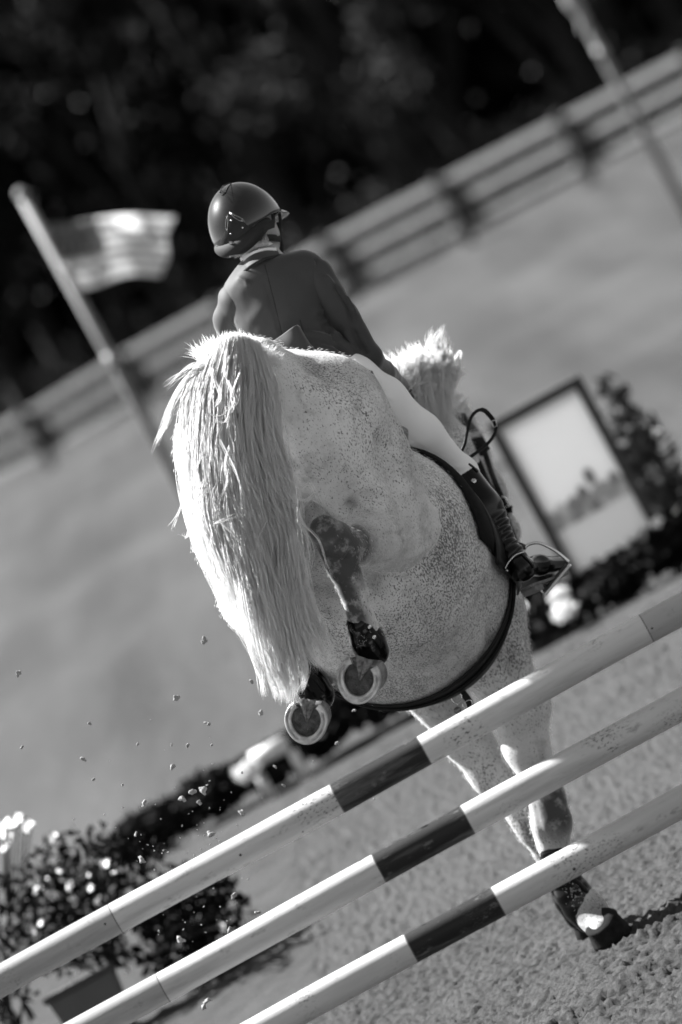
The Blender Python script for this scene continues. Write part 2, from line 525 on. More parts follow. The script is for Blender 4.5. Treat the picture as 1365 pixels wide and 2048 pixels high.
for i, (x, y, v, pal) in enumerate(tspots):
    y = 123 + (x + 8.9) * (-27 / 21.4) * .75 + (y - 146) * .6 + 9
    r = tag(empty('tree', (x, y, -.1)), ('pale-leaved tree among the dark blurred woodland behind the rail fence' if pal else 'dark blurred woodland tree standing behind the rail fence'), 'tree', 'pale woodland trees behind the fence' if pal else 'dark woodland trees behind the fence')
    a = i * 2.4
    for nm, me in (('trunk', tp[v][0]), ('crown', tp[v][1][pal])):
        o = bpy.data.objects.new(nm, me); COL.objects.link(o); o.parent = r
    r.rotation_euler = (0, 0, a)
# wood behind as one mass (far trees that read as one dark wall of foliage)
rs = np.random.default_rng(5)
nn_ = 190000
c = np.stack([rs.uniform(-40, 44, nn_), rs.uniform(152, 164, nn_), rs.uniform(0, 1, nn_) ** .8 * 27], 1)
keep = fbm(c * .3, 2) > -1.1; c = c[keep]
V, F = leaf_quads(c, .42, rs)
tag(link('far_wood', np_mesh('far_wood', V, F), m_leaf, smooth=False), kind='stuff')
# undergrowth under the trees
xx = rs.uniform(-22, 26, 40000); c = np.stack([xx, 123 + (xx + 8.9) * (-27 / 21.4) + 12 + rs.uniform(0, 1, 40000) * 20, rs.uniform(0, 1, 40000) ** 1.3 * 1.7], 1)
V, F = leaf_quads(c[fbm(c * .35, 2) > -.2], .14, rs)
tag(link('undergrowth', np_mesh('undergrowth', V, F), m_leaf2, smooth=False), kind='stuff')

# ------------------------------------------------------------------ flagpoles
m_pole_far = simple('flagpole_wood', .15, .6, .15, 6)
def flagpole(px, Y, ztop, rad, label):
    base = P(px[0], px[1], Y); x = base.x
    r = tag(empty('flagpole', (x, Y, -.06)), label, 'flagpole')
    mb = MB(); mb.tube([(x, Y, -.1), (x, Y, ztop)], rad, 16); mb.build('pole', m_pole_far, r)
    mb = MB(); mb.tube([(x, Y, ztop), (x, Y, ztop + .015), (x, Y, ztop + .05), (x, Y, ztop + .07)], [rad * 1.25, rad * 1.35, rad * .9, .005], 16); mb.build('finial', m_pole_far, r)
    mb = MB(); zj = ztop - 1.55; mb.tube([(x, Y, zj), (x, Y, zj + .14)], rad * 1.12, 16); mb.build('sleeve', simple('sleeve', .25, .5), r)
    return r, x
fp1, fx1 = flagpole((50, 400), 45, P(44, 392, 45).z, .044, 'pale upright flagpole on the left carrying the striped flag')
fp2, fx2 = flagpole((1290, 265), 62, 3.9, .055, 'pale flagpole at the upper right, its flag wrapped round it')
# striped flag
m_flag, t, b = nodes('flag_cloth')
uv = N(t, 'ShaderNodeUVMap'); sp = N(t, 'ShaderNodeSeparateXYZ'); t.links.new(uv.outputs[0], sp.inputs[0])
st = mathn(t, 'GREATER_THAN', mathn(t, 'FRACT', mathn(t, 'MULTIPLY', sp.outputs['Y'], 6.5)), .5)
vor = N(t, 'ShaderNodeTexVoronoi'); vor.inputs['Scale'].default_value = 16; vor.inputs['Randomness'].default_value = 0; t.links.new(uv.outputs[0], vor.inputs['Vector'])
star = mathn(t, 'LESS_THAN', vor.outputs['Distance'], .28)
canton = mathn(t, 'MULTIPLY', mathn(t, 'LESS_THAN', sp.outputs['X'], .42), mathn(t, 'GREATER_THAN', sp.outputs['Y'], .46))
c = mixc(t, canton, mixc(t, st, .88, .52), mixc(t, star, .02, .5))
t.links.new(c, b.inputs['Base Color']); b.inputs['Roughness'].default_value = .8
tr_ = N(t, 'ShaderNodeBsdfTranslucent'); t.links.new(c, tr_.inputs[0]); mx = N(t, 'ShaderNodeMixShader'); mx.inputs[0].default_value = .35
t.links.new(b.outputs[0], mx.inputs[1]); t.links.new(tr_.outputs[0], mx.inputs[2]); t.links.new(mx.outputs[0], t.nodes['Material Output'].inputs[0])
def flag_grid(corner_fn, nu, nv, depth_fn):
    V = []; UV = []
    for i in range(nu + 1):
        for j in range(nv + 1):
            u, v = i / nu, j / nv
            x, y = corner_fn(u, v); V.append(P(x, y, depth_fn(u, v))); UV.append((u, v))
    F = [(i * (nv + 1) + j, (i + 1) * (nv + 1) + j, (i + 1) * (nv + 1) + j + 1, i * (nv + 1) + j + 1) for i in range(nu) for j in range(nv)]
    me = bpy.data.meshes.new('flag'); me.from_pydata([tuple(v) for v in V], [], F)
    ul = me.uv_layers.new(name='UVMap')
    for lp in me.loops: ul.data[lp.index].uv = UV[lp.vertex_index]
    return me
def fc(u, v):
    x0, y0 = 88 + (1 - v) * 58, 445 + (1 - v) * 128
    x1, y1 = 345 - (1 - v) * 18, 436 + (1 - v) * 118
    return x0 + (x1 - x0) * u + 5 * math.sin(v * 9 + u * 5), y0 + (y1 - y0) * u + 7 * math.sin(u * 6.3 + .8) * (1 - .3 * v) - 6 * u
me = flag_grid(fc, 40, 22, lambda u, v: 44.95 + .10 * math.sin(u * 11 + v * 2.5) * min(1, u * 4) + .05 * math.sin(v * 12 + u * 3))
fo = link('flag', me, m_flag); fo.modifiers.new('t', 'SOLIDIFY').thickness = .002
tag(fo, 'striped flag with dark starred corner blowing from the left pole', 'flag')
# wrapped flag on second pole
mb = MB(); pts = []; rr = []
for i in range(26):
    s = i / 25; z = 3.86 - s * 1.15
    pts.append((fx2 + .03 * math.sin(s * 17) - .035, 61.93 + .03 * math.cos(s * 13), z)); rr.append(.035 + .055 * abs(math.sin(s * 9.5 + .4)) * (1 - .5 * s))
mb.tube(pts, rr, 10)
m_wrap = simple('wrapped_cloth', .3, .8, .7, 9); tag(mb.build('flag', m_wrap), 'furled flag twisted tightly round the upper right pole', 'flag')

# ------------------------------------------------------------------ framed board at the arena edge
YB = 31.2
m_frame = simple('board_frame', .03, .6, .2, 8)
m_board, t, b = nodes('board_picture')
uv = N(t, 'ShaderNodeUVMap'); sp = N(t, 'ShaderNodeSeparateXYZ'); t.links.new(uv.outputs[0], sp.inputs[0])
X_, Y_ = sp.outputs['X'], sp.outputs['Y']
base = mixc(t, mathn(t, 'LESS_THAN', Y_, .44), .85, .7)
nz = N(t, 'ShaderNodeTexNoise'); nz.inputs['Scale'].default_value = 7; nz.inputs['Detail'].default_value = 4; t.links.new(uv.outputs[0], nz.inputs['Vector'])
# tree band and figures on the picture
edge = mathn(t, 'ADD', .44, mathn(t, 'MULTIPLY', mathn(t, 'SUBTRACT', nz.outputs['Fac'], .42), .22))
bandm = mathn(t, 'MULTIPLY', mathn(t, 'LESS_THAN', Y_, edge), mathn(t, 'GREATER_THAN', Y_, .34))
c = mixc(t, bandm, base, ramp(t, nz.outputs['Fac'], [(.4, .25), (.6, .55)]))
for (cx, cy, rx, ry, v) in ((.66, .53, .06, .05, .2), (.36, .43, .09, .05, .3), (.72, .43, .13, .05, .4), (.9, .46, .05, .04, .25), (.5, .47, .06, .04, .22)):
    dx = mathn(t, 'POWER', mathn(t, 'DIVIDE', mathn(t, 'SUBTRACT', X_, cx), rx), 2.0); dy = mathn(t, 'POWER', mathn(t, 'DIVIDE', mathn(t, 'SUBTRACT', Y_, cy), ry), 2.0)
    c = mixc(t, mathn(t, 'LESS_THAN', mathn(t, 'ADD', dx, dy), 1.0), c, v)
t.links.new(c, b.inputs['Base Color']); b.inputs['Roughness'].default_value = .6
tr_ = N(t, 'ShaderNodeBsdfTranslucent'); t.links.new(c, tr_.inputs[0]); mx = N(t, 'ShaderNodeMixShader'); mx.inputs[0].default_value = .4
t.links.new(b.outputs[0], mx.inputs[1]); t.links.new(tr_.outputs[0], mx.inputs[2]); t.links.new(mx.outputs[0], t.nodes['Material Output'].inputs[0])
TL, TR, BR = P(998, 858, YB), P(1152, 776, YB), P(1318, 1086, YB)
x0, x1 = TL.x, (TR.x + BR.x) / 2; z1 = (TL.z + TR.z) / 2; z0 = BR.z - .02
board = tag(empty('picture_board', ((x0 + x1) / 2, YB, 0)), 'tall framed picture board in black frame at the far edge of the sand', 'display board')
me = bpy.data.meshes.new('picture'); me.from_pydata([(x0, YB, z0), (x1, YB, z0), (x1, YB, z1), (x0, YB, z1), (x0, YB + .02, z0), (x1, YB + .02, z0), (x1, YB + .02, z1), (x0, YB + .02, z1)], [], [(0, 1, 2, 3), (5, 4, 7, 6), (4, 5, 1, 0), (3, 2, 6, 7), (4, 0, 3, 7), (1, 5, 6, 2)])
ul = me.uv_layers.new(name='UVMap'); uvs = [(0, 0), (1, 0), (1, 1), (0, 1)] * 2
for lp in me.loops: ul.data[lp.index].uv = uvs[lp.vertex_index]
link('picture', me, m_board, board, smooth=False)
fw = .055
for nm, cx, cz, sx, sz in (('frame_bar', (x0 + x1) / 2, z1 + fw / 2, x1 - x0 + 2 * fw, fw), ('frame_bar', (x0 + x1) / 2, z0 - fw / 2, x1 - x0 + 2 * fw, fw),
                           ('frame_bar', x0 - fw / 2, (z0 + z1) / 2, fw, z1 - z0 - .002), ('frame_bar', x1 + fw / 2, (z0 + z1) / 2, fw, z1 - z0 - .002)):
    mb = MB(); mb.box((cx, YB + .01, cz), sx, .07, sz); mb.build(nm, m_frame, board, smooth=False, bevel=.006)
for xx in (x0 - fw / 2, x1 + fw / 2):
    mb = MB(); mb.box((xx, YB + .01, (z0 - fw) / 2 - .02), fw, .06, z0 - fw + .05); mb.build('leg', m_frame, board, smooth=False)

# ------------------------------------------------------------------ shrubs and potted flowers
m_shrub = leafmat('shrub_leaf', .011); m_petal = simple('petal', .8, .6, .05); m_stem = simple('stem', .015, .8)
m_shrubp = leafmat('plume_leaf', .06)
m_pot = simple('planter_box', .09, .7, .1, 8); m_potd = simple('planter_trim', .03, .6)
def shrub(name, label, cat, c, rx, ry, h, n, leaf, mat, z0=0., flowers=0, fl_px=None, fsize=.035, group=None, seed=1, Yf=None, top=None):
    rs = np.random.default_rng(seed)
    r = tag(empty(name, (c[0], c[1], z0)), label, cat, group)
    q = rs.normal(size=(n, 3)); q /= np.linalg.norm(q, axis=1, keepdims=True); q *= rs.uniform(0, 1, (n, 1)) ** .5
    q = q * np.array([rx, ry, h / 2]) + np.array([c[0], c[1], z0 + h / 2])
    nzv = fbm(q * 3 / max(rx, .3) + seed, 2); q = q[nzv > -.35]
    V, F = leaf_quads(q, leaf, rs); link('foliage', np_mesh('foliage', V, F), mat, r, smooth=False)
    st = MB()
    for k in range(14):
        e = q[rs.integers(len(q))]; st.tube([(c[0] + rs.normal() * rx * .15, c[1] + rs.normal() * ry * .15, z0 - .02), tuple((e + np.array([c[0], c[1], z0])) / 2 + rs.normal(size=3) * .02), tuple(e)], [.008, .006, .003], 5)
    st.build('stems', m_stem, r)
    pts = []
    if fl_px:
        for (x, y) in fl_px:
            for _k in range(2): pts.append(P(x + rs.normal() * 6 * _k, y + rs.normal() * 6 * _k, (Yf or c[1]) + rs.uniform(-.25, .2)))
    for k in range(flowers):
        a = rs.uniform(0, 6.28); e = rs.uniform(0, 1.3); pts.append(Vector((c[0] + rx * math.cos(a) * math.cos(e) * 1.02, c[1] - abs(ry * math.sin(a) * math.cos(e)), z0 + h * .5 + h * .5 * math.sin(e))))
    for p in pts:
        mb = MB(); ax_ = (Vector(rs.normal(size=3)).normalized() * .7 + SUNV + Vector((0, -.5, 0))).normalized(); u_ = ax_.orthogonal().normalized(); v_ = ax_.cross(u_); fs_ = fsize * rs.uniform(.6, 1.2)
        for k in range(5):
            a = k * 1.2566; d = u_ * math.cos(a) + v_ * math.sin(a); e_ = u_ * math.cos(a + 1.57) + v_ * math.sin(a + 1.57)
            mb.add([p, p + d * fs_ * .5 + e_ * fs_ * .33 + ax_ * .008, p + d * fs_ + ax_ * .004, p + d * fs_ * .5 - e_ * fs_ * .33 + ax_ * .008], [(0, 1, 2, 3)])
        mb.build('flower', m_petal, r)
        # a stalk down to the bush so that each bloom is carried
        mb = MB(); q0 = Vector((c[0] + (p.x - c[0]) * .55, c[1] + (p.y - c[1]) * .5, z0 + (p.z - z0) * .55)); mb.tube([q0, (q0 + p) / 2 + Vector((0, 0, .01)), p], .003, 4); mb.build('stalk', m_stem, r)
    return r
# arena-edge planting
def atz(x, y, Y): return P(x, y, Y)
def edge_shrub(x, y, Y, rx, h, lab, seed, mat=m_shrub, flowers=0, n=900, leaf=.045, name='shrub', cat='shrub', fs=.05):
    p = P(x, y, Y); shrub(name, lab, cat, (p.x, Y), rx, .3, h, n, leaf, mat, 0, flowers, seed=seed, fsize=fs)
edge_shrub(1130, 1215, 31.0, .34, .24, 'low dark shrub in front of the picture board', 31, flowers=2)
edge_shrub(1240, 1160, 30.9, .30, .26, 'dark leafy shrub at the right foot of the picture board', 32)
edge_shrub(1350, 1095, 31.2, .32, .28, 'wide dark shrub right of the picture board', 33, flowers=4)
edge_shrub(1070, 1240, 31.3, .25, .38, 'small dark shrub beside the horse\'s shoulder', 34)
shrub('plume_grass', 'pale feathery plume grass rising right of the board', 'ornamental grass', (1.69, 32.5), .17, .2, 1.05, 700, .05, m_shrubp, 0, 0, seed=36)
shrub('plume_grass', 'pale low tuft at the right frame edge beyond the board', 'ornamental grass', (1.66, 31.8), .17, .15, .5, 700, .04, m_shrubp, 0, 0, seed=44)
edge_shrub(325, 1690, 30.9, .34, .26, 'dark spreading shrub behind the flower bush', 37, n=1300)
edge_shrub(435, 1612, 31.2, .26, .25, 'dark shrub at the left edge of the sand', 38, n=1100)
edge_shrub(560, 1560, 31.2, .24, .24, 'dark shrub below the hanging hind hoof', 39, n=1100)
edge_shrub(650, 1500, 31.4, .2, .24, 'small dark shrub nearest the raised hoof', 40)
edge_shrub(780, 1440, 31.5, .5, .34, 'dark shrub seen under the horse\'s belly', 41, n=1300)
edge_shrub(990, 1290, 31.6, .3, .3, 'dark shrub hidden behind the horse chest', 42)
# white blurred ornaments at the arena edge
m_white = simple('white_petals', .85, .7, .05, 12, 0)
def flower_head(lab, x, y, Y, r, seed, group=None):
    p = P(x, y, Y); rs = np.random.default_rng(seed)
    o = tag(empty('flower_head', (p.x, Y, 0)), lab, 'flower head')
    q = rs.normal(size=(260, 3)); q /= np.linalg.norm(q, axis=1, keepdims=True); q *= rs.uniform(.3, 1.25, (260, 1)) * r; q[:, 2] *= .7
    V, F = leaf_quads(q + np.array(p), r * .34, rs); link('petals', np_mesh('petals', V, F), m_white, o, smooth=False)
    mb = MB(); mb.tube([(p.x, Y, -.05), (p.x + .01, Y, p.z * .5), (p.x, Y, p.z - r * .5)], .006, 8); mb.build('stem', m_stem, o)
flower_head('big round white flower head under the board\'s left corner', 1130, 1222, 30.5, .062, 61)
flower_head('big round white flower head left of the hanging hind hoof', 494, 1542, 30.6, .066, 62)
flower_head('small white flower head right of the picture board', 1306, 872, 33.0, .045, 63)
flower_head('white flower head just above the one under the board', 1118, 1192, 30.9, .05, 64)
# a white ground rail lying at the arena edge
a_, b_ = G(470, 1580, .1), None
m_rail2 = simple('ground_rail_paint', .6, .5)
pa, pb = P(505, 1525, 30.9), P(575, 1487, 30.9)
mb = MB(); mb.tube([(pa.x, 30.95, pa.z), (pb.x, 30.95, pb.z)], .05, 14)
ro = tag(empty('rail_stub', (pa.x, 30.95, 0)), 'short pale rail at the sand\'s edge behind the hind hoof', 'rail'); mb.build('bar', m_rail2, ro)
for q in (pa, pb):
    mb = MB(); mb.box((q.x, 30.95, q.z / 2 - .045), .06, .06, max(.05, q.z - .01)); mb.build('upright', m_rail2, ro)

# two potted flowering bushes behind the jump
def planter(lab_pot, cx, cy, w, d, h, seed):
    r = tag(empty('planter', (cx, cy, 0)), lab_pot, 'planter')
    mb = MB(); w2 = w * .8
    def ring(z, ww, dd): return [(cx - ww / 2, cy - dd / 2, z), (cx + ww / 2, cy - dd / 2, z), (cx + ww / 2, cy + dd / 2, z), (cx - ww / 2, cy + dd / 2, z)]
    vs = ring(-.02, w2, d * .8) + ring(h, w, d) + ring(h, w * .86, d * .86) + ring(h * .8, w * .84, d * .84)
    fs = [(3, 2, 1, 0)] + [(l * 4 + k, l * 4 + (k + 1) % 4, (l + 1) * 4 + (k + 1) % 4, (l + 1) * 4 + k) for l in range(3) for k in range(4)] + [(12, 13, 14, 15)]
    mb.add(vs, fs); mb.build('box', m_pot, r, smooth=False, bevel=.006)
    mb = MB()
    for (sx, sy, ox, oy) in ((w + .03, .03, 0, -d / 2),):
        mb.box((cx + ox, cy + oy, h + .012), sx, sy, .03)
    mb.build('rim', m_potd, r, smooth=False, bevel=.004)
pc1 = G(330, 2040); pc0 = G(60, 2180)
YP = 24.6
p1 = P(205, 2045, YP); p0 = P(-35, 2080, YP)
planter('pale tapered planter box under the flowering bush, lower left', p1.x, YP, .31, .3, .27, 1)
planter('pale tapered planter box cut off by the left frame edge', p0.x, YP - .1, .31, .3, .27, 2)
fpx1 = [(100, 1790), (62, 1820), (45, 1790), (70, 1860), (115, 1855), (165, 1760), (180, 1752), (170, 1780), (165, 1790), (220, 1720), (232, 1732), (208, 1728), (85, 1770), (105, 1760), (72, 1784), (110, 1792), (212, 1728), (60, 1858), (84, 1846), (150, 1935), (148, 1970), (258, 1940), (188, 1780), (365, 1880), (352, 1895), (400, 1835), (470, 1820), (440, 1850), (130, 1900), (200, 1800), (140, 1775), (225, 1780)]
fpx0 = [(22, 1648), (35, 1645), (52, 1640), (10, 1670), (20, 1675), (5, 1655), (14, 1690), (52, 1660), (60, 1650), (104, 1680), (98, 1690), (110, 1676), (45, 1788), (122, 1742), (55, 1725), (85, 1770), (10, 1650)]
shrub('flowering_bush', 'dark bush dotted with small white flowers in the tapered planter', 'flowering bush', (p1.x + .18, YP), .42, .28, .64, 1900, .023, m_shrub, .26, 0, fpx1, .023, seed=3, Yf=YP - .1)
shrub('flowering_bush', 'taller white-flowered bush in the planter at the left frame edge', 'flowering bush', (p0.x + .16, YP - .1), .34, .26, .90, 1050, .022, m_shrub, .26, 0, fpx0, .025, seed=4, Yf=YP - .1)
pq = P(400, 1890, YP + .3)
shrub('shrub', 'dense low dark shrub between the flower bush and the poles', 'shrub', (pq.x, YP + .3), .3, .25, .52, 2000, .026, m_shrub, -.02, 0, seed=6)
# ------------------------------------------------------------------ jump poles
def pole_mat(name, bands, joints):
    m, t, b = nodes(name)
    tc = N(t, 'ShaderNodeTexCoord'); sp = N(t, 'ShaderNodeSeparateXYZ'); t.links.new(tc.outputs['Object'], sp.inputs[0]); X = sp.outputs['X']
    n1 = noise(t, 2, 4, .6, sc=(.6, 6, 6)); n2 = noise(t, 9, 6, .7, sc=(1, 3, 3)); n3 = noise(t, 55, 3, .6)
    wcol = ramp(t, n1.outputs['Fac'], [(.3, .40), (.7, .56)])
    gcol = ramp(t, n1.outputs['Fac'], [(.3, .27), (.7, .37)])
    dcol = ramp(t, n1.outputs['Fac'], [(.3, .012), (.7, .022)])
    def inside(a, b_): return mathn(t, 'MULTIPLY', mathn(t, 'GREATER_THAN', X, a), mathn(t, 'LESS_THAN', X, b_))
    c = wcol
    for a, b_ in joints: c = mixc(t, inside(a, b_), c, gcol)
    for a, b_ in bands: c = mixc(t, inside(a, b_), c, dcol)
    # scuffs, chips
    sc_ = mathn(t, 'MULTIPLY', ramp_v(t, n2.outputs['Fac'], .56, .64), ramp_v(t, n3.outputs['Fac'], .45, .6))
    c = mixc(t, mathn(t, 'MULTIPLY', sc_, .55), c, .16)
    vo = N(t, 'ShaderNodeTexVoronoi'); vo.inputs['Scale'].default_value = 16; t.links.new(tc.outputs['Object'], vo.inputs['Vector'])
    vr = N(t, 'ShaderNodeSeparateColor'); t.links.new(vo.outputs['Color'], vr.inputs[0])
    dot = mathn(t, 'MULTIPLY', mathn(t, 'LESS_THAN', vo.outputs['Distance'], mathn(t, 'MULTIPLY', vr.outputs['Green'], .10)), mathn(t, 'GREATER_THAN', vr.outputs['Red'], .45))
    c = mixc(t, dot, c, .04)
    n4 = noise(t, 150, 2, .6, sc=(.6, 1, 1)); n5 = noise(t, 3.3, 2, .5)
    grime = mathn(t, 'MULTIPLY', ramp_v(t, n4.outputs['Fac'], .56, .62), ramp_v(t, n5.outputs['Fac'], .54, .62))
    c = mixc(t, mathn(t, 'MULTIPLY', grime, .8), c, .06)
    n6 = noise(t, 6, 5, .7, sc=(.25, 2.2, 2.2)); c = mixc(t, mathn(t, 'MULTIPLY', ramp_v(t, n6.outputs['Fac'], .52, .68), .42), c, .2)
    for a, b_ in joints + bands:
        for e in (a, b_):
            c = mixc(t, inside(e - .0018, e + .0018), c, .12)
    t.links.new(c, b.inputs['Base Color'])
    b.inputs['Roughness'].default_value = .5; b.inputs['Specular IOR Level'].default_value = .2
    bump(t, b, n2.outputs['Fac'], .25, .004)
    return m
YJ = 17.6
def axX(x, y): return P(x, y, YJ).x
specs = [((0, 1964), (1365, 1219), [(680, 1607, 854, 1511)], [(-900, 2450, 240, 1852), (1296, 1262, 2300, 700)], 'top striped jump pole, single dark band left of centre'),
         ((123, 2085), (1365, 1407), [(760, 1740, 937, 1642)], [(-900, 2700, 332, 1985), (1600, 1280, 2300, 900)], 'middle striped jump pole, its dark band below the top one'),
         ((500, 2074), (1365, 1602), [(827, 1905, 998, 1805)], [(-900, 2800, 400, 2130), (1700, 1420, 2300, 1090)], 'lowest striped jump pole crossing in front of the landing foreleg')]
for i, (e0, e1, bands, joints, lab) in enumerate(specs):
    a = P(e0[0], e0[1], YJ); bb = P(e1[0], e1[1], YJ); z = (a.z + bb.z) / 2; slope = (bb.z - a.z) / (bb.x - a.x)
    m = pole_mat('pole_paint_%s' % ('top', 'middle', 'low')[i], [(axX(q[0], q[1]), axX(q[2], q[3])) for q in bands], [(axX(q[0], q[1]), axX(q[2], q[3])) for q in joints])
    mb = MB(); n = 90; pts = []; rr = []
    for k in range(n + 1):
        x = -1.9 + 3.8 * k / n; pts.append((x, YJ + .003 * math.sin(x * 2 + i), a.z + slope * (x - a.x) + .002 * math.sin(x * 3.1 + i * 2))); rr.append(.0492 + .0006 * math.sin(x * 9 + i))
    mb.tube(pts, rr, 48)
    o = mb.build('jump_pole', m); tag(o, lab, 'jump pole')
# uprights that carry the poles, just outside the picture
m_std = simple('stand_paint', .62, .5, .08, 6)
for X0, lab in ((-2.02, 'white jump upright holding the poles at the far left'), (1.62, 'white jump upright holding the poles at the far right')):
    r = tag(empty('jump_stand', (X0, YJ, 0)), lab, 'jump stand')
    mb = MB(); mb.box((X0, YJ + .12, .85), .09, .09, 1.7); mb.build('upright', m_std, r, smooth=False, bevel=.005)
    mb = MB(); mb.box((X0, YJ + .12, .03), .5, .09, .07); mb.build('foot', m_std, r, smooth=False, bevel=.005)
    mb = MB(); mb.box((X0, YJ + .12, .03), .088, .7, .068); mb.build('foot', m_std, r, smooth=False, bevel=.005)
    for (e0, e1, *_r) in specs:
        a = P(e0[0], e0[1], YJ); bb = P(e1[0], e1[1], YJ); zc = a.z + (bb.z - a.z) / (bb.x - a.x) * (X0 * .92 - a.x)
        mb = MB(); mb.box((X0, YJ + .02, zc - .056), .05, .16, .01); mb.build('cup', m_potd, r, smooth=False)
# ------------------------------------------------------------------ horse
horse = tag(empty('horse', (HOOF.x, HOOF.y, 0)), 'flea-bitten white horse landing over the striped poles, seen from behind', 'horse')
def V3(*a): return Vector(a)
# visible joints
HK_R = P(690, 1092, 18.10); TC_R = P(650, 1052, 18.03)
ST_R = P(815, 1055, 18.78)
FT_R = P(732, 1262, 18.16); PA_R = P(757, 1322, 18.20)
HK_L = P(505, 1170, 18.16); TC_L = P(480, 1130, 18.10); FT_L = P(612, 1352, 18.22); PA_L = P(635, 1400, 18.24)
S = []
# pelvis, haunches
S += [cap(P(500, 775, 18.42), P(640, 880, 19.0), .165, .235, .10)]
S += [cap(P(655, 835, 18.62), P(735, 985, 18.66), .205, .185, .10)]
S += [cap(P(470, 895, 18.62), P(505, 1060, 18.68), .20, .19, .10)]
S += [cap(P(735, 985, 18.60), P(792, 1045, 18.70), .160, .122, .05)]
S += [cap(P(620, 880, 18.42), P(722, 1005, 18.42), .15, .095, .07)]
S += [cap(P(505, 1060, 18.70), P(520, 1190, 18.85), .19, .13, .06)]
S += [cap(P(545, 800, 18.34), P(700, 848, 18.46), .085, .095, .09)]
# loin, withers, barrel
S += [cap((-.03, 19.0, 2.16), (.04, 19.75, 1.84), .21, .17, .10)]
S += [cap((-.06, 18.90, 1.90), (.01, 19.36, 1.63), .255, .378, .08)]
S += [cap((.01, 19.36, 1.63), (.04, 19.62, 1.455), .378, .372, .08)]
S += [cap((.04, 19.62, 1.455), (.07, 19.95, 1.33), .37, .26, .08)]
# shoulders, chest
S += [cap((.17, 19.85, 1.62), (.235, 19.98, 1.26), .18, .185, .08)]
S += [cap((-.06, 19.95, 1.6), (-.03, 20.15, 1.28), .18, .16, .08)]
# forelegs
def leg(pts, rs, k=.03, **kw): return chain(pts, rs, k, **kw)
HFR = G(1228, 1882)
FR = [V3(.225, 20.0, 1.2), P(1042, 1415, 20.0), P(1052, 1490, 20.0), P(1093, 1590, 19.98), P(1103, 1645, 19.96), P(1107, 1690, 19.97), P(1138, 1772, 20.0), P(1160, 1806, 20.0), P(1184, 1828, 19.985), HFR + Vector((-.012, -.012, .060))]
S += leg(FR, [.165, .098, .080, .060, .064, .045, .042, .056, .052, .050], .045)
FL = [V3(-.02, 20.2, 1.2), P(925, 1465, 20.24), P(985, 1545, 20.26), P(1050, 1628, 20.26), P(1068, 1660, 20.25), P(1092, 1702, 20.26), P(1132, 1784, 20.28), P(1158, 1826, 20.3), P(1182, 1856, 20.36)]
S += leg(FL, [.14, .088, .076, .058, .056, .04, .036, .045, .045], .045)
# neck and head, turned right
S += [cap((.10, 19.85, 1.72), P(868, 915, 20.25), .17, .140, .08)]
S += [cap(P(868, 915, 20.25), P(884, 855, 20.62), .13, .095, .06)]
S += [cap(P(895, 850, 20.68), P(965, 985, 20.86), .098, .083, .05)]
S += [cap(P(925, 925, 20.72), P(935, 960, 20.74), .10, .085, .05)]
S += [cap(P(965, 985, 20.86), P(1012, 1062, 20.96), .074, .052, .05)]
S += [cap(P(1012, 1062, 20.96), P(1017, 1090, 20.98), .05, .04, .03)]
# ears
for (bx, by, tx, ty) in ((866, 765, 852, 690), (892, 770, 884, 712)):
    S += [cap(P(bx, by, 20.72), P((bx + tx) / 2, (by + ty) / 2, 20.72), .028, .026, .02), cap(P((bx + tx) / 2, (by + ty) / 2, 20.72), P(tx, ty, 20.71), .026, .006, .01)]
# hind right: gaskin, hock, cannon, fetlock, pastern
S += [cap(ST_R, P(742, 1072, 18.32), .112, .078, .05)]
S += [cap(P(742, 1072, 18.32), HK_R, .070, .050, .03), cap((-.22, 18.45, 2.14), (-.28, 18.48, 1.90), .165, .15, .08)]
S += [cap(P(790, 1090, 18.66), P(722, 1098, 18.25), .085, .052, .05)]
S += [cap(HK_R, TC_R, .050, .034, .02), cap(TC_R, P(636, 1060, 18.02), .031, .025, .02)]
S += [cap(P(672, 1075, 18.07), P(700, 1165, 18.12), .052, .041, .03), cap(P(640, 1062, 18.04), P(672, 1145, 18.1), .022, .024, .035)]
S += [cap(P(700, 1165, 18.12), FT_R, .040, .040, .02), cap(P(692, 1170, 18.10), P(722, 1255, 18.14), .022, .024, .02)]
S += [cap(FT_R, P(745, 1298, 18.2), .046, .046, .02), cap(P(745, 1298, 18.2), P(752, 1335, 18.22), .046, .05, .02)]
# hind left
S += [cap(P(520, 1190, 18.85), P(508, 1180, 18.3), .13, .08, .05), cap(P(508, 1180, 18.3), HK_L, .08, .055, .03), cap(HK_L, TC_L, .05, .032, .02),
      cap(HK_L, P(560, 1275, 18.2), .052, .042, .03), cap(P(560, 1275, 18.2), FT_L, .041, .044, .03), cap(FT_L, PA_L, .044, .048, .02)]
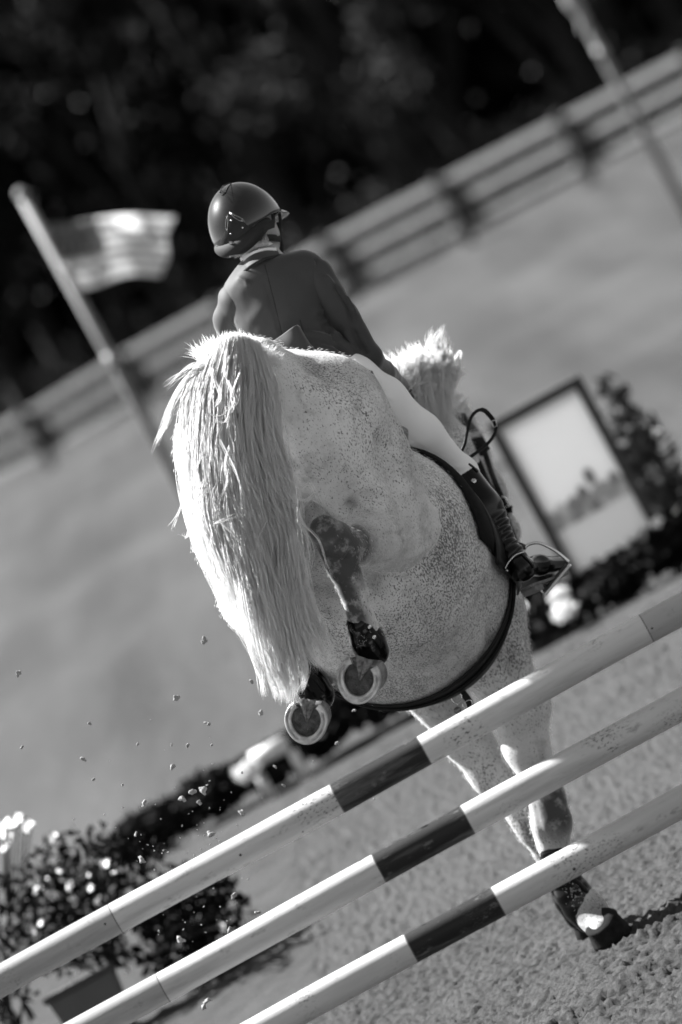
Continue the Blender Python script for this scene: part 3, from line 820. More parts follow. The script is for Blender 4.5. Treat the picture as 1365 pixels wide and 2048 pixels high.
# creases between muscles (soft subtractions)
S += chain([P(838, 868, 18.95), P(862, 940, 18.95), P(892, 1030, 18.95), P(884, 1095, 18.95), P(815, 1148, 18.9), P(742, 1172, 18.85)], [.02, .045, .060, .065, .060, .045], .05, op='sub')
def body_post(V, F):
    nz = fbm(V * 7, 3)
    V = V + vnormals(V, F) * (nz * .0048)[:, None]
    V = V + vnormals(V, F) * (fbm(V * 26 + 3, 2) * .0006)[:, None]
    R = []
    pr = surf_pr(V, F)
    # haunch outline groove (edge of quadriceps over the flank), veins, semitendinosus lines
    R.append((pr([(700, 790), (745, 850), (780, 940), (790, 1010)], 18.45), -.008, .022))
    R.append((pr([(600, 850), (630, 930), (650, 1000)], 18.35), -.005, .02))
    R.append((pr([(700, 1000), (740, 985), (790, 1010)], 18.5), -.006, .012))
    R.append((pr([(684, 1030), (700, 1010), (722, 996), (750, 992), (775, 1003)], 18.35), -.013, .011)); R.append((pr([(862, 985), (872, 1040), (862, 1085), (820, 1112), (740, 1138)], 18.6), .006, .012)); R.append((pr([(760, 800), (800, 860), (828, 930), (850, 985)], 18.6), .005, .014)); R.append((pr([(640, 1000), (660, 960), (665, 900)], 18.3), -.006, .014))
    R.append((pr([(900, 1230), (940, 1180), (955, 1120)], 19.3), -.004, .012)); R.append((pr([(790, 1190), (850, 1230), (900, 1240)], 19.1), -.003, .015)); R.append((pr([(735, 1060), (780, 1070), (830, 1062)], 18.5), -.005, .010))
    R.append((pr([(655, 1075), (672, 1095), (668, 1120)], 18.02), .003, .007))
    R.append((pr([(660, 1110), (690, 1125), (702, 1100)], 18.02), -.008, .010))
    R.append((pr([(830, 1110), (780, 1125), (730, 1128)], 18.6), -.006, .012))
    R.append((pr([(695, 1180), (715, 1215), (725, 1245)], 18.08), -.005, .006))
    R.append((pr([(975, 1240), (990, 1320), (985, 1380)], 19.8), -.010, .03))
    R.append((pr([(1030, 1230), (1020, 1310), (1045, 1390)], 19.8), -.010, .03))
    R.append((pr([(1000, 1290), (1005, 1370)], 19.8), .008, .025))
    R.append((pr([(1072, 1440), (1085, 1520), (1090, 1570)], 19.92), -.005, .008))
    R.append((pr([(1068, 1600), (1080, 1650), (1094, 1690)], 19.9), -.0025, .008))
    return ridges(V, F, [(a, b_ * 2.1, c) for a, b_, c in R])
body_me = sdf_mesh('body', S, .0125, 3, body_post)

m_coat, t, b = nodes('grey_coat')
# base tone, flea-bitten flecks, darker legs by position, landing pastern toned down against the sun
n1 = noise(t, 3.2, 4, .6); n2 = noise(t, 11, 4, .65)
base = ramp(t, n1.outputs['Fac'], [(.35, .44), (.65, .68)])
base = mixc(t, ramp_v(t, n2.outputs['Fac'], .52, .75), base, .27)
fl = noise(t, 190, 2, .6, sc=(1, 1, .6)); fl2 = noise(t, 380, 2, .5); dens = noise(t, 1.9, 4, .65)
fa = N(t, 'ShaderNodeAttribute', attribute_name='fleck')
th = mathn(t, 'ADD', mathn(t, 'ADD', mathn(t, 'MULTIPLY', dens.outputs['Fac'], -.42), .835), mathn(t, 'MULTIPLY', fa.outputs['Fac'], -.115))
fm = N(t, 'ShaderNodeMapRange'); t.links.new(mathn(t, 'SUBTRACT', fl.outputs['Fac'], th), fm.inputs[0]); fm.inputs['From Min'].default_value = -.01; fm.inputs['From Max'].default_value = .05
base = mixc(t, mathn(t, 'MULTIPLY', fm.outputs[0], .88), base, .075)
base = mixc(t, mathn(t, 'MULTIPLY', ramp_v(t, fl2.outputs['Fac'], .60, .70), .45), base, .2)
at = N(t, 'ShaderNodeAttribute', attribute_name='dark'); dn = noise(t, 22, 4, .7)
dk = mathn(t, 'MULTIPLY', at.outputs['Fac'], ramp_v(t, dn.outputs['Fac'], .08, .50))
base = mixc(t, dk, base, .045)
t.links.new(base, b.inputs['Base Color']); b.inputs['Roughness'].default_value = .55; b.inputs['Specular IOR Level'].default_value = .3
b.inputs['Sheen Weight'].default_value = .25; b.inputs['Sheen Roughness'].default_value = .4
fur = noise(t, 260, 3, .7, sc=(1, 1, .35)); bump(t, b, fur.outputs['Fac'], .35, .004)
co = np.zeros(len(body_me.vertices) * 3, dtype=np.float32); body_me.vertices.foreach_get('co', co); co = co.reshape(-1, 3)
def near(p, r): return np.exp(-(np.linalg.norm(co - np.array(p), axis=1) / r) ** 2)
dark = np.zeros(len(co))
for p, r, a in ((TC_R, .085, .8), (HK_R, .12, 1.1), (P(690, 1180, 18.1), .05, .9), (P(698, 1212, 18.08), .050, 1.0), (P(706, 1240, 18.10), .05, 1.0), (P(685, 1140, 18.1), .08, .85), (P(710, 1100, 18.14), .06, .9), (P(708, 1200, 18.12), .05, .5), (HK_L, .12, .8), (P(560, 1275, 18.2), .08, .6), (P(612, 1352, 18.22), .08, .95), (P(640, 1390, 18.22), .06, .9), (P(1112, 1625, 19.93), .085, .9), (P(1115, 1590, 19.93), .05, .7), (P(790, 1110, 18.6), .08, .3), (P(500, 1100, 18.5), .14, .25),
                (P(800, 925, 18.6), .07, .30), (P(770, 1085, 18.5), .09, .32), (P(1195, 1838, 19.95), .08, .6), (P(1198, 1850, 19.93), .06, .6), (P(1068, 1660, 20.2), .07, .5), (P(880, 1425, 20.1), .09, .3), (P(620, 1130, 18.9), .1, .3)):  # landing pastern's coat is darkened to offset the sun falling on it
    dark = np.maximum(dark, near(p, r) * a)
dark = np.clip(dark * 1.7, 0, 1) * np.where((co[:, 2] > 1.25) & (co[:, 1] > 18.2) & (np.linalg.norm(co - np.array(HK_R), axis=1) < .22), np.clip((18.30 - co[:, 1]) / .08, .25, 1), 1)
fk = np.clip((co[:, 1] - 18.82) / .25, 0, 1) * .8 + .2
fk = np.maximum(fk, near(P(620, 800, 18.5), .22) * 1.15); fk = np.maximum(fk, near(P(730, 800, 18.7), .16) * .9)
fk = np.maximum(fk, near(P(790, 1090, 18.6), .08) * .8); fk = fk * (1 - .7 * near(P(900, 1330, 19.4), .25)); fk = fk * (1 - .8 * near(P(750, 1180, 18.9), .10))
fk = np.maximum(fk, near(P(885, 1010, 19.1), .14) * 1.35); fk = np.maximum(fk, near(P(860, 900, 19.1), .10) * 1.3); fk = np.maximum(fk, near(P(900, 1110, 19.1), .13) * 1.25)
fk = fk * np.where(co[:, 2] < 1.0, .45, 1.0)
a2 = body_me.attributes.new('fleck', 'FLOAT', 'POINT'); a2.data.foreach_set('value', fk.astype(np.float32))
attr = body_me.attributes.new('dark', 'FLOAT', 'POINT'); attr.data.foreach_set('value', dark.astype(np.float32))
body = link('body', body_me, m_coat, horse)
BV = bvh_of(body_me)

# ---- short coat hair: fine fringe that shows at the outline
def fur_on(me, n, length, rad, seed, flow=(0, -.15, -1), lift=.45, pick=None):
    rs = np.random.default_rng(seed)
    nf = len(me.polygons); c = np.zeros(nf * 3, dtype=np.float32); nn = np.zeros(nf * 3, dtype=np.float32)
    me.polygons.foreach_get('center', c); me.polygons.foreach_get('normal', nn); c = c.reshape(-1, 3); nn = nn.reshape(-1, 3)
    vw = c - np.array(CAM); vw /= np.linalg.norm(vw, axis=1, keepdims=True)
    wgt = np.clip(1 - np.abs((nn * vw).sum(1)) * 1.0, .12, 1) ** 2 * ((nn * vw).sum(1) < .35)
    if pick is not None: wgt = wgt * pick(c)
    idx = rs.choice(nf, n, p=wgt / wgt.sum()); c = c[idx] + rs.normal(size=(n, 3)) * .005; nn = nn[idx]
    fl_ = np.array(flow) + rs.normal(size=(n, 3)) * .25; fl_ -= nn * (fl_ * nn).sum(1, keepdims=True); fl_ /= np.linalg.norm(fl_, axis=1, keepdims=True)
    L = length * rs.uniform(.5, 1.3, (n, 1)); s = np.linspace(0, 1, 4)[None, :, None]
    d = fl_[:, None] * s + nn[:, None] * (lift * s * (1.3 - s * .6)) 
    return c[:, None] - nn[:, None] * .002 + d * L[:, None]
hp = fur_on(body_me, 42000, .011, .0004, 11, pick=lambda c: (c[:, 2] > .3) * 1.0)
hm = hair_mesh('coat_hair', hp, .00035)
m_hair, t, b = nodes('white_hair')
n1 = noise(t, 18, 3, .6, sc=(1, 1, .12))
t.links.new(ramp(t, n1.outputs['Fac'], [(.3, .84), (.7, .97)]), b.inputs['Base Color']); b.inputs['Roughness'].default_value = .42; b.inputs['Specular IOR Level'].default_value = .4
tr_ = N(t, 'ShaderNodeBsdfTranslucent'); tr_.inputs[0].default_value = gv(.95); mx = N(t, 'ShaderNodeMixShader'); mx.inputs[0].default_value = .66
t.links.new(b.outputs[0], mx.inputs[1]); t.links.new(tr_.outputs[0], mx.inputs[2]); t.links.new(mx.outputs[0], t.nodes['Material Output'].inputs[0])
link('coat_hair', hm, m_hair, horse)

# ---- tail
rs = np.random.default_rng(3)
def lock(ctrl, n, w0, w1, w2, r=.0009, m=22, curl=.006, length_j=.18):
    """ctrl: control points; bundle radius w0 at root, w1 middle, w2 tip"""
    path = np.array([list(p) for p in catmull(ctrl, 8)]); s = np.linspace(0, 1, len(path))
    out = []
    L = 1 - rs.uniform(0, length_j, n) ** 1.5
    q = rs.normal(size=(n, 3)) * .5
    ph = rs.uniform(0, 6.28, (n, 3)); fr = rs.uniform(2, 7, (n, 3)); am = curl * rs.uniform(.2, 1.4, (n, 1))
    for i in range(n):
        u = np.linspace(0, L[i], m); c = np.stack([np.interp(u, s, path[:, k]) for k in range(3)], 1)
        wv = np.where(u < .5, w0 + (w1 - w0) * np.sin(np.clip(u * 2, 0, 1) * 1.571), w1 + (w2 - w1) * (np.clip(u - .5, 0, 1) * 2) ** 1.3)
        c = c + q[i] * wv[:, None] + np.sin(u[:, None] * fr[i] + ph[i]) * am[i] * (u[:, None] ** .8) * 2.2
        out.append(c)
    return out
strands = []
S_FIX = 0
def edgeL(s): return np.interp(s, [0, .12, .3, .5, .7, .85, 1], [410, 380, 374, 390, 448, 505, 562]), np.interp(s, [0, .12, .3, .5, .7, .85, 1], [728, 770, 900, 1040, 1190, 1290, 1385])
def edgeR(s): return np.interp(s, [0, .12, .25, .4, .55, .7, .85, 1], [528, 548, 545, 562, 584, 592, 604, 598]), np.interp(s, [0, .12, .25, .4, .55, .7, .85, 1], [716, 780, 850, 930, 1010, 1110, 1215, 1330])
def tail_pt(f, s, depth):
    lx, ly = edgeL(s); rx, ry = edgeR(s)
    bul = math.sin(min(1, max(0, f)) * math.pi)
    Y = 18.20 - .13 * math.sin(min(s * 1.6, 1) * 1.57) - .05 * bul + depth
    return P(lx + (rx - lx) * f, ly + (ry - ly) * f - (14 + 34 * bul) * max(0, 1 - s * 6), Y)
nl = 200
for k in range(nl):
    f0 = rs.uniform(.0, 1); dep = rs.uniform(0, .09); f1 = np.clip(f0 + rs.normal() * .10, .0, 1.0); f2 = np.clip(f0 * .92 + .03 + rs.normal() * .09, 0, 1)
    s0 = rs.uniform(0, .05); end = rs.uniform(.80, 1.04) if abs(f0 - .45) < .45 else rs.uniform(.62, .95)
    ctrl = [tail_pt(.5 + (f0 - .5) * .75, -.0, dep * .5 + .0)] + [tail_pt(f0 + (f1 - f0) * j / 3 if j < 4 else f1 + (f2 - f1) * (j - 3) / 3, end * j / 6, dep) for j in range(1, 7)]
    strands += lock(ctrl, 42, .014, .028, .012, curl=.006, length_j=.42)
# front locks that stand out as brighter clumps
for k in range(34):
    f0 = rs.uniform(.08, .95); f1 = np.clip(f0 + rs.normal() * .2, .03, .97)
    a = rs.uniform(.02, .35); b_ = min(1.04, a + rs.uniform(.45, .8))
    ctrl = [tail_pt(f0 + (f1 - f0) * j / 4 + rs.normal() * .008, a + (b_ - a) * j / 4, -.018 - rs.uniform(0, .012)) for j in range(5)]
    strands += lock(ctrl, 26, .006, .009, .002, curl=.004)
# tip wisps
for (x0, y0, x1, y1, x2, y2) in ((500, 1290, 520, 1350, 528, 1392), (525, 1300, 548, 1370, 553, 1398), (560, 1300, 575, 1370, 577, 1408), (575, 1280, 588, 1350, 583, 1412), (600, 1290, 612, 1340, 600, 1385), (615, 1240, 642, 1290, 655, 1322), (600, 1250, 622, 1310, 640, 1335), (545, 1250, 560, 1340, 568, 1395), (610, 1200, 640, 1250, 668, 1310), (585, 1260, 603, 1330, 612, 1372), (540, 1300, 560, 1360, 566, 1405), (550, 1280, 572, 1350, 578, 1400), (570, 1270, 590, 1340, 592, 1390)):
    strands += lock([P(x0 - 25, y0 - 130, 18.0), P(x0, y0, 17.99), P(x1, y1, 18.0), P(x2, y2, 18.02)], 40, .02, .014, .004, curl=.004)
for k in range(26):
    x0 = rs.uniform(545, 612); x2 = 560 + (x0 - 545) * 1.55 + rs.normal() * 8; y2 = 1405 - (x2 - 575) * .95 - rs.uniform(0, 60)
    strands += lock([P(x0, 1120 + rs.uniform(-40, 40), 18.0), P(x0 * .6 + x2 * .4 + rs.normal() * 4, 1225, 17.99), P(x0 * .3 + x2 * .7 + rs.normal() * 6, y2 - 55, 18.0), P(x2, y2, 18.0)], 12, .010, .008, .004, curl=.005, length_j=.4)
# stray locks
def px_lock(pts, n, w, Y, curl=.004, w0=None):
    return lock([P(x, y, Y) for x, y in pts], n, w if w0 is None else w0, w, w * .3, curl=curl, length_j=.35)
strands += px_lock([(410, 735), (385, 745), (362, 775), (340, 820), (325, 860), (312, 890)], 26, .006, 18.15)
strands += px_lock([(400, 745), (372, 765), (350, 800), (337, 840), (318, 872), (305, 905)], 14, .003, 18.14)
strands += px_lock([(415, 730), (388, 728), (358, 750), (330, 775)], 12, .005, 18.15)
strands += px_lock([(392, 770), (372, 790), (360, 815), (348, 832)], 8, .004, 18.14)
strands += px_lock([(430, 770), (418, 822), (440, 832), (455, 820), (458, 826), (447, 845), (410, 830), (408, 815)], 7, .001, 18.0, .001)
for l in ([(578, 955), (600, 975), (622, 968), (640, 1010), (652, 1030)], [(585, 990), (610, 1000), (628, 992), (600, 1030), (622, 1035)], [(590, 1040), (618, 1080), (622, 1130), (608, 1190)], [(596, 1040), (640, 1080), (655, 1130), (668, 1170)], [(592, 1020), (612, 1060), (618, 1120), (612, 1160)], [(590, 1060), (606, 1110), (612, 1160), (600, 1215)],
          [(380, 900), (362, 915), (350, 925)], [(385, 965), (372, 990), (350, 1045), (346, 1055)], [(376, 850), (372, 880), (366, 905)], [(380, 1060), (374, 1072), (360, 1066)],
          [(460, 890), (450, 930), (455, 960), (440, 1000)], [(440, 880), (478, 960), (486, 1030), (490, 1070)], [(455, 760), (470, 800), (455, 830)], [(480, 745), (462, 790), (468, 815), (455, 830)], [(430, 1045), (480, 1028), (488, 1022)], [(440, 1040), (480, 1080), (488, 1095), (484, 1110)], [(535, 1040), (518, 1075), (512, 1110), (520, 1120)], [(420, 740), (440, 790), (425, 820)]):
    strands += px_lock(l, 5, .0045, 17.975, .005)
for k in range(260):
    f0 = rs.uniform(0, 1); s0 = rs.uniform(.05, .8); dx = (f0 - .5) * rs.uniform(.1, .7); c0 = tail_pt(f0, s0, -.02)
    c1 = tail_pt(f0 + dx * .12, s0 + .05, -.035); c2 = tail_pt(f0 + dx * .35, s0 + rs.uniform(.07, .12), -.05); c3 = tail_pt(f0 + dx * .5, s0 + rs.uniform(.12, .18), -.04)
    strands += lock([c0, c1, c2, c3], 2, .002, .004, .004, curl=.005)
# short spiky hair over the dock
for k in range(1900):
    a = rs.uniform(0, 1); x = 395 + 155 * a + rs.normal() * 4; y = 736 - 44 * math.sin(math.pi * (a * .72 + .2)) + rs.uniform(-3, 12)
    Yd = 18.20 + rs.uniform(-.02, .12); p0 = P(x, y, Yd); ang = (a - .5) * 1.5 + rs.normal() * .35; L = rs.uniform(6, 22) if k % 3 else rs.uniform(16, 36)
    dx, dy = L * math.sin(ang + .1), -L * math.cos(ang) * (1 if rs.uniform() < .75 else .3)
    p1 = P(x + dx * .5 + rs.normal(), y + dy * .6, Yd); p2 = P(x + dx + rs.normal() * 2.5, y + dy, Yd)
    strands.append(np.array([list(p) for p in catmull([p0, p1, p2], 11)])[:22])
strands = [s for s in strands if len(s) == 22]
tl = hair_mesh('tail', strands, rs.uniform(.0005, .00095, len(strands)))
link('tail', tl, m_hair, horse)

# ---- mane (blown up and over the near side)
mst = []
rs2 = np.random.default_rng(8); rs = rs2
def onneck(x, y, Y0):
    l, n_ = hit(BV, x, y, Y0)
    if abs(l.y - 20.25) > .62: return P(x, y, Y0 - .05)
    return l - ray(x, y) * float(rs.uniform(.02, .12)) + Vector((-.03, 0, .015)) * float(rs.uniform(0, 1))
for k in range(2000):
    a = rs.uniform(0, 1)
    x0 = 772 + 112 * a + rs.normal() * 5; y0 = 812 - 52 * a + rs.normal() * 9; Y0 = 19.95 + .7 * a
    r_ = rs.uniform()
    if r_ < .66:      # falls over the near side
        L = rs.uniform(50, 150); x2 = x0 + 6 + L * .18 + rs.normal() * 12; y2 = y0 - 40 + L; x1 = x0 + rs.normal() * 12 - 6; y1 = y0 - rs.uniform(25, 60)
    else:             # stands up in the wind
        L = rs.uniform(30, 92) * (.85 if a > .7 else 1); an = rs.normal() * .5 + .15; x2 = x0 + L * math.sin(an); y2 = y0 - L * math.cos(an); x1 = (x0 + x2) / 2 + rs.normal() * 3; y1 = (y0 + y2) / 2
    mst += lock([P(x0, y0, Y0), P(x1, y1, Y0 - .05), onneck(x2, y2, Y0 - .1)], 7, .006, .007, .003, curl=.003, m=12)
for l in ([(868, 745), (882, 712), (872, 685), (888, 655)], [(800, 770), (790, 735), (800, 715)], [(820, 765), (835, 725), (825, 705), (838, 690)], [(880, 790), (905, 770), (918, 742)], [(890, 810), (915, 815), (935, 800)], [(885, 840), (905, 850), (920, 845)], [(860, 760), (850, 720), (862, 700)], [(862, 750), (858, 720), (858, 690), (860, 662)], [(870, 740), (885, 715), (885, 690), (889, 672)], [(850, 760), (880, 745), (910, 738), (928, 748)], [(880, 770), (893, 735), (898, 722)], [(840, 760), (825, 735), (802, 726)], [(860, 800), (895, 800), (930, 790)], [(800, 760), (790, 745), (775, 740)], [(870, 850), (890, 880), (905, 925)], [(905, 840), (925, 870), (975, 862)]):
    mst += [s for s in lock([P(x, y, 20.5) for x, y in l], 34, .005, .009, .003, curl=.006, m=12)]
link('mane', hair_mesh('mane', mst, rs.uniform(.0007, .0012, len(mst))), m_hair, horse)

# ---- hooves
m_hoof, t, b = nodes('hoof_horn')
n1 = noise(t, 30, 4, .6, sc=(1, 1, 6)); t.links.new(ramp(t, n1.outputs['Fac'], [(.3, .06), (.7, .17)]), b.inputs['Base Color']); b.inputs['Roughness'].default_value = .45; bump(t, b, n1.outputs['Fac'], .4, .003)
m_hoofd = simple('hoof_dark', .012, .9, .5, 40, .5, .003, spec=.1)
m_sole = simple('hoof_sole', .06, .9, .8, 45, .8, .006)
m_shoe = simple('horseshoe_steel', .38, .42, .5, 30, .6, .003, metal=.5)
m_frog = simple('frog', .13, .95, .9, 70, .8, .004)
def hoof(c, nrm, toe, r, depth, shod=True, mat=None, parent=horse, lenient=1.0):
    """c sole centre, nrm outward sole normal, toe direction in the sole plane"""
    nrm = Vector(nrm).normalized(); toe = Vector(toe); toe = (toe - nrm * toe.dot(nrm)).normalized(); sd = nrm.cross(toe)
    n = 48
    def outline(a, rr):   # a=0 toe
        x, y = math.cos(a), math.sin(a)
        k = 1.0 + .10 * max(0, x); heel = .93 if x < -.6 else 1
        ry = rr * (.97 - .10 * max(0, -x)); pin = 1 - (.34 if shod else .06) * (max(0, -x - .72) / .28) ** 1.3; return toe * (rr * k * x * heel * pin) + sd * (ry * y)
    rings = []
    prof = [(0, 1.0, 0), (.12, .985, -.01), (.35, .94, -.06), (.6, .885, -.13), (.85, .84, -.19), (.93, .86, -.2), (1.0, .85, -.22), (1.10, .74, -.24), (1.2, .55, -.26)]
    mb = MB(); vs = []; fs = []
    for j, (d, s, sh) in enumerate(prof):
        for k in range(n):
            a = 2 * math.pi * k / n; hh = (.62 + .38 * (.5 + .5 * math.cos(a)))
            vs.append(c + outline(a, r * s) + toe * (sh * r) - nrm * (depth * d * hh))
    for j in range(len(prof) - 1):
        for k in range(n): fs.append((j * n + k, (j + 1) * n + k, (j + 1) * n + (k + 1) % n, j * n + (k + 1) % n))
    fs.append(tuple((len(prof) - 1) * n + k for k in range(n))[::-1])
    # wall thickness and cupped sole
    b0 = len(vs)
    inner = [(-.001, .86), (.10, .82), (.16, .55), (.13, .25)]
    for (d, s) in inner:
        for k in range(n): vs.append(c + outline(2 * math.pi * k / n, r * s) - nrm * (depth * d))
    for k in range(n): fs.append((k, (k + 1) % n, b0 + (k + 1) % n, b0 + k))
    for j in range(len(inner) - 1):
        for k in range(n): fs.append((b0 + j * n + k, b0 + j * n + (k + 1) % n, b0 + (j + 1) * n + (k + 1) % n, b0 + (j + 1) * n + k))
    fs.append(tuple(b0 + (len(inner) - 1) * n + k for k in range(n)))
    mb.add(vs, fs); h = mb.build('hoof', mat or m_hoof, parent)
    # sole
    mb = MB(); vs = [c - nrm * (depth * .09)]
    for k in range(n):
        a = 2 * math.pi * k / n; vs.append(c + outline(a, r * .84) - nrm * (depth * .02))
    vs2 = [c + outline(2 * math.pi * k / n, r * .45) - nrm * (depth * .12 + rng.uniform(0, .003)) for k in range(n)]
    vs += vs2
    mb.add(vs, [(1 + k, 1 + (k + 1) % n, 1 + n + (k + 1) % n, 1 + n + k) for k in range(n)] + [(1 + n + k, 1 + n + (k + 1) % n, 0) for k in range(n)])
    mb.build('sole', m_sole, h)
    # frog: wedge with central cleft, widest at the heels
    mb = MB(); rows = 9; vs = []; fs = []
    for i in range(rows):
        f = i / (rows - 1); cc = c + toe * (r * (.12 - 1.0 * f)); wd = r * (.04 + .40 * f); hgt = depth * (-.06 + .10 * f)
        for (a, z) in ((-1, -.08), (-.75, .7), (-.35, 1), (-.08, .2), (0, -.15), (.08, .2), (.35, 1), (.75, .7), (1, -.08)):
            vs.append(cc + sd * (wd * a) + nrm * (hgt + z * .007 + rng.uniform(-.0012, .0012)))
    for i in range(rows - 1):
        for k in range(8): fs.append((i * 9 + k, i * 9 + k + 1, (i + 1) * 9 + k + 1, (i + 1) * 9 + k))
    mb.add(vs, fs); mb.build('frog', m_frog, h)
    if shod:
        mb = MB(); vs = []; fs = []; m = 60; sec = [(1.03, 0), (1.02, .008), (.985, .011), (.92, .0105), (.905, .0060), (.845, .0060), (.83, .0105), (.75, .011), (.70, .008), (.695, 0)]
        for i in range(m + 1):
            a = -2.42 + 4.84 * i / m; wd = 1.0
            for (s, z) in sec:
                g_ = z; 
                if s in (.905, .845) and (abs(a) < .35 or abs(a) > 2.0): g_ = .011
                if s in (.905, .845) and int(abs(a) * 9) % 3 == 0 and g_ < .01: g_ = .003
                vs.append(c + outline(a, r * s) + nrm * (g_ + .0005))
        q = len(sec)
        for i in range(m):
            for k in range(q): fs.append((i * q + k, i * q + (k + 1) % q, (i + 1) * q + (k + 1) % q, (i + 1) * q + k))
        fs.append(tuple(range(q))); fs.append(tuple(m * q + k for k in range(q))[::-1])
        mb.add(vs, fs); mb.build('horseshoe', m_shoe, h)
    return h
cR = P(720, 1355, 18.10); cL = P(614, 1438, 18.10)
# photo: opening of the shoe points up and slightly right; wall shows at lower right
hoof(cR, Vector((-.42, -1, .20)), P(700, 1400, 18.1) - P(728, 1310, 18.1), .077, .09)
hoof(cL, Vector((-.30, -1, .16)), P(612, 1480, 18.1) - P(616, 1395, 18.1), .073, .085)
# pasterns come from the body mesh; heel bulbs
hoof(G(1228, 1882) + Vector((.0, 0, .004)), Vector((0, .06, -1)), Vector((.6, 1, 0)), .080, .098, False, m_hoofd)
hoof(G(1192, 1880) + Vector((0, .16, .01)), Vector((0, .10, -1)), Vector((-.15, 1, 0)), .06, .08, False, m_hoofd)
# pasterns/fetlock hair of the landing leg
# ------------------------------------------------------------------ leather and steel
def leather(name, v, rough=.35, coat=.3, sc=60, bs=.3):
    m, t, b = nodes(name); n1 = noise(t, sc, 4, .6)
    t.links.new(ramp(t, n1.outputs['Fac'], [(.3, v * .7), (.7, v * 1.4)]), b.inputs['Base Color']); b.inputs['Specular IOR Level'].default_value = .15
    t.links.new(ramp(t, noise(t, 12, 3).outputs['Fac'], [(.3, rough * .8), (.7, rough * 1.3)]), b.inputs['Roughness'])
    b.inputs['Coat Weight'].default_value = coat; b.inputs['Coat Roughness'].default_value = .12; bump(t, b, n1.outputs['Fac'], bs, .002); return m
m_leather = leather('black_leather', .006, .45, .05); m_gloss = leather('patent_boot', .002, .17, .22, 25, .15)
m_felt = simple('black_felt', .012, .95, .3, 60, .5, .003, spec=.1)
m_steel = simple('steel', .55, .22, .1, 30, .1, .001, metal=1)
m_rubber = simple('rubber', .04, .7, .2, 40)

# ---- fetlock boots (parts of the horse's outfit): shell + straps + studs
def leg_boot(pts, rs, lab, strap_px, open_front=False, name='leg_boot', rough=None, Ys=18.1):
    S_ = leg([Vector(p) for p in pts], rs, .02)
    r0 = cap(pts[0] - (pts[1] - pts[0]) * .5, pts[0], rs[0] * 1.3, rs[0] * 1.3, .008, op='sub'); 
    me = sdf_mesh(name, S_, .0055, 2, lambda V, F: V + vnormals(V, F) * (fbm(V * 30, 2) * .0008)[:, None])
    o = link(name, me, m_gloss, horse); o['label'] = lab
    bv = bvh_of(me)
    for (a, b_, mid, studs) in strap_px:
        pth = [P(a[0] + (b_[0] - a[0]) * i / 12, a[1] + (b_[1] - a[1]) * i / 12 + mid * math.sin(math.pi * i / 12), Ys) for i in range(13)]
        q, n_ = near_path(bv, pth, .0015)
        mb = MB(); mb.strap(q, n_, [.015] * 11 + [.013, .009], .004); so_ = mb.build('strap', m_leather, o)
        for (sx, sy) in studs:
            l, n2_, i_, d_ = bv.find_nearest(P(sx, sy, Ys))
            mb = MB(); c = l + n2_ * .004; mb.tube([c, c + n2_ * .002, c + n2_ * .004, c + n2_ * .0045], [.0075, .0075, .005, .0008], 16); mb.build('stud', m_steel, so_)
    return o, bv
b0, bvb = leg_boot([P(722, 1252, 18.15), P(735, 1280, 18.17), P(745, 1303, 18.19)], [.048, .053, .055], 'black glossy fetlock boot on the right hind leg with two strap studs', [((728, 1250), (775, 1284), -7, [(742, 1254)]), ((736, 1270), (782, 1302), -7, [(752, 1274)])])
b1, bvb1 = leg_boot([P(603, 1335, 18.18), P(622, 1365, 18.2), P(636, 1390, 18.2)], [.048, .052, .055], 'black glossy fetlock boot on the left hind leg', [((625, 1345), (665, 1378), -6, [])])
b2, bvb2 = leg_boot([P(1109, 1700, 19.965), P(1125, 1745, 19.985), P(1146, 1786, 20.0), P(1162, 1810, 20.0), P(1180, 1832, 19.995)], [.053, .052, .060, .064, .062], 'muddy black tendon boot on the landing foreleg', [((1150, 1760), (1185, 1780), -4, [])], Ys=19.93)
b3, bvb3 = leg_boot([P(1094, 1704, 20.26), P(1112, 1750, 20.27), P(1140, 1800, 20.28), P(1160, 1830, 20.29)], [.044, .042, .052, .055], 'black tendon boot on the rear landing foreleg', [], Ys=20.2)
# mud specks on the boots are small dried crumbs
m_mud = simple('dried_mud', .42, .95, .2, 60)
def specks(bv, pxs, Y, parent, seed, r=.0022):
    rs_ = np.random.default_rng(seed); mb = MB()
    for (x, y, n_, sp_) in pxs:
        for k in range(n_):
            p = P(x + rs_.normal() * sp_, y + rs_.normal() * sp_ * 1.4, Y); d = (p - CAM).normalized(); l, nn_, i_, dd = bv.ray_cast(CAM, d)
            if l is None: continue
            a = r * rs_.uniform(.5, 1.6); u_ = nn_.orthogonal().normalized(); v_ = nn_.cross(u_)
            mb.add([l + u_ * a, l + v_ * a * .6, l - u_ * a, l - v_ * a * .6, l + nn_ * a * .7], [(0, 1, 4), (1, 2, 4), (2, 3, 4), (3, 0, 4)])
    if mb.v: mb.build('mud_specks', m_mud, parent)
specks(bvb2, [(1150, 1780, 40, 11), (1140, 1760, 20, 8), (1160, 1800, 22, 8)], 20, b2, 1)
specks(bvb, [(728, 1280, 18, 6)], 18.1, b0, 2, .0014)

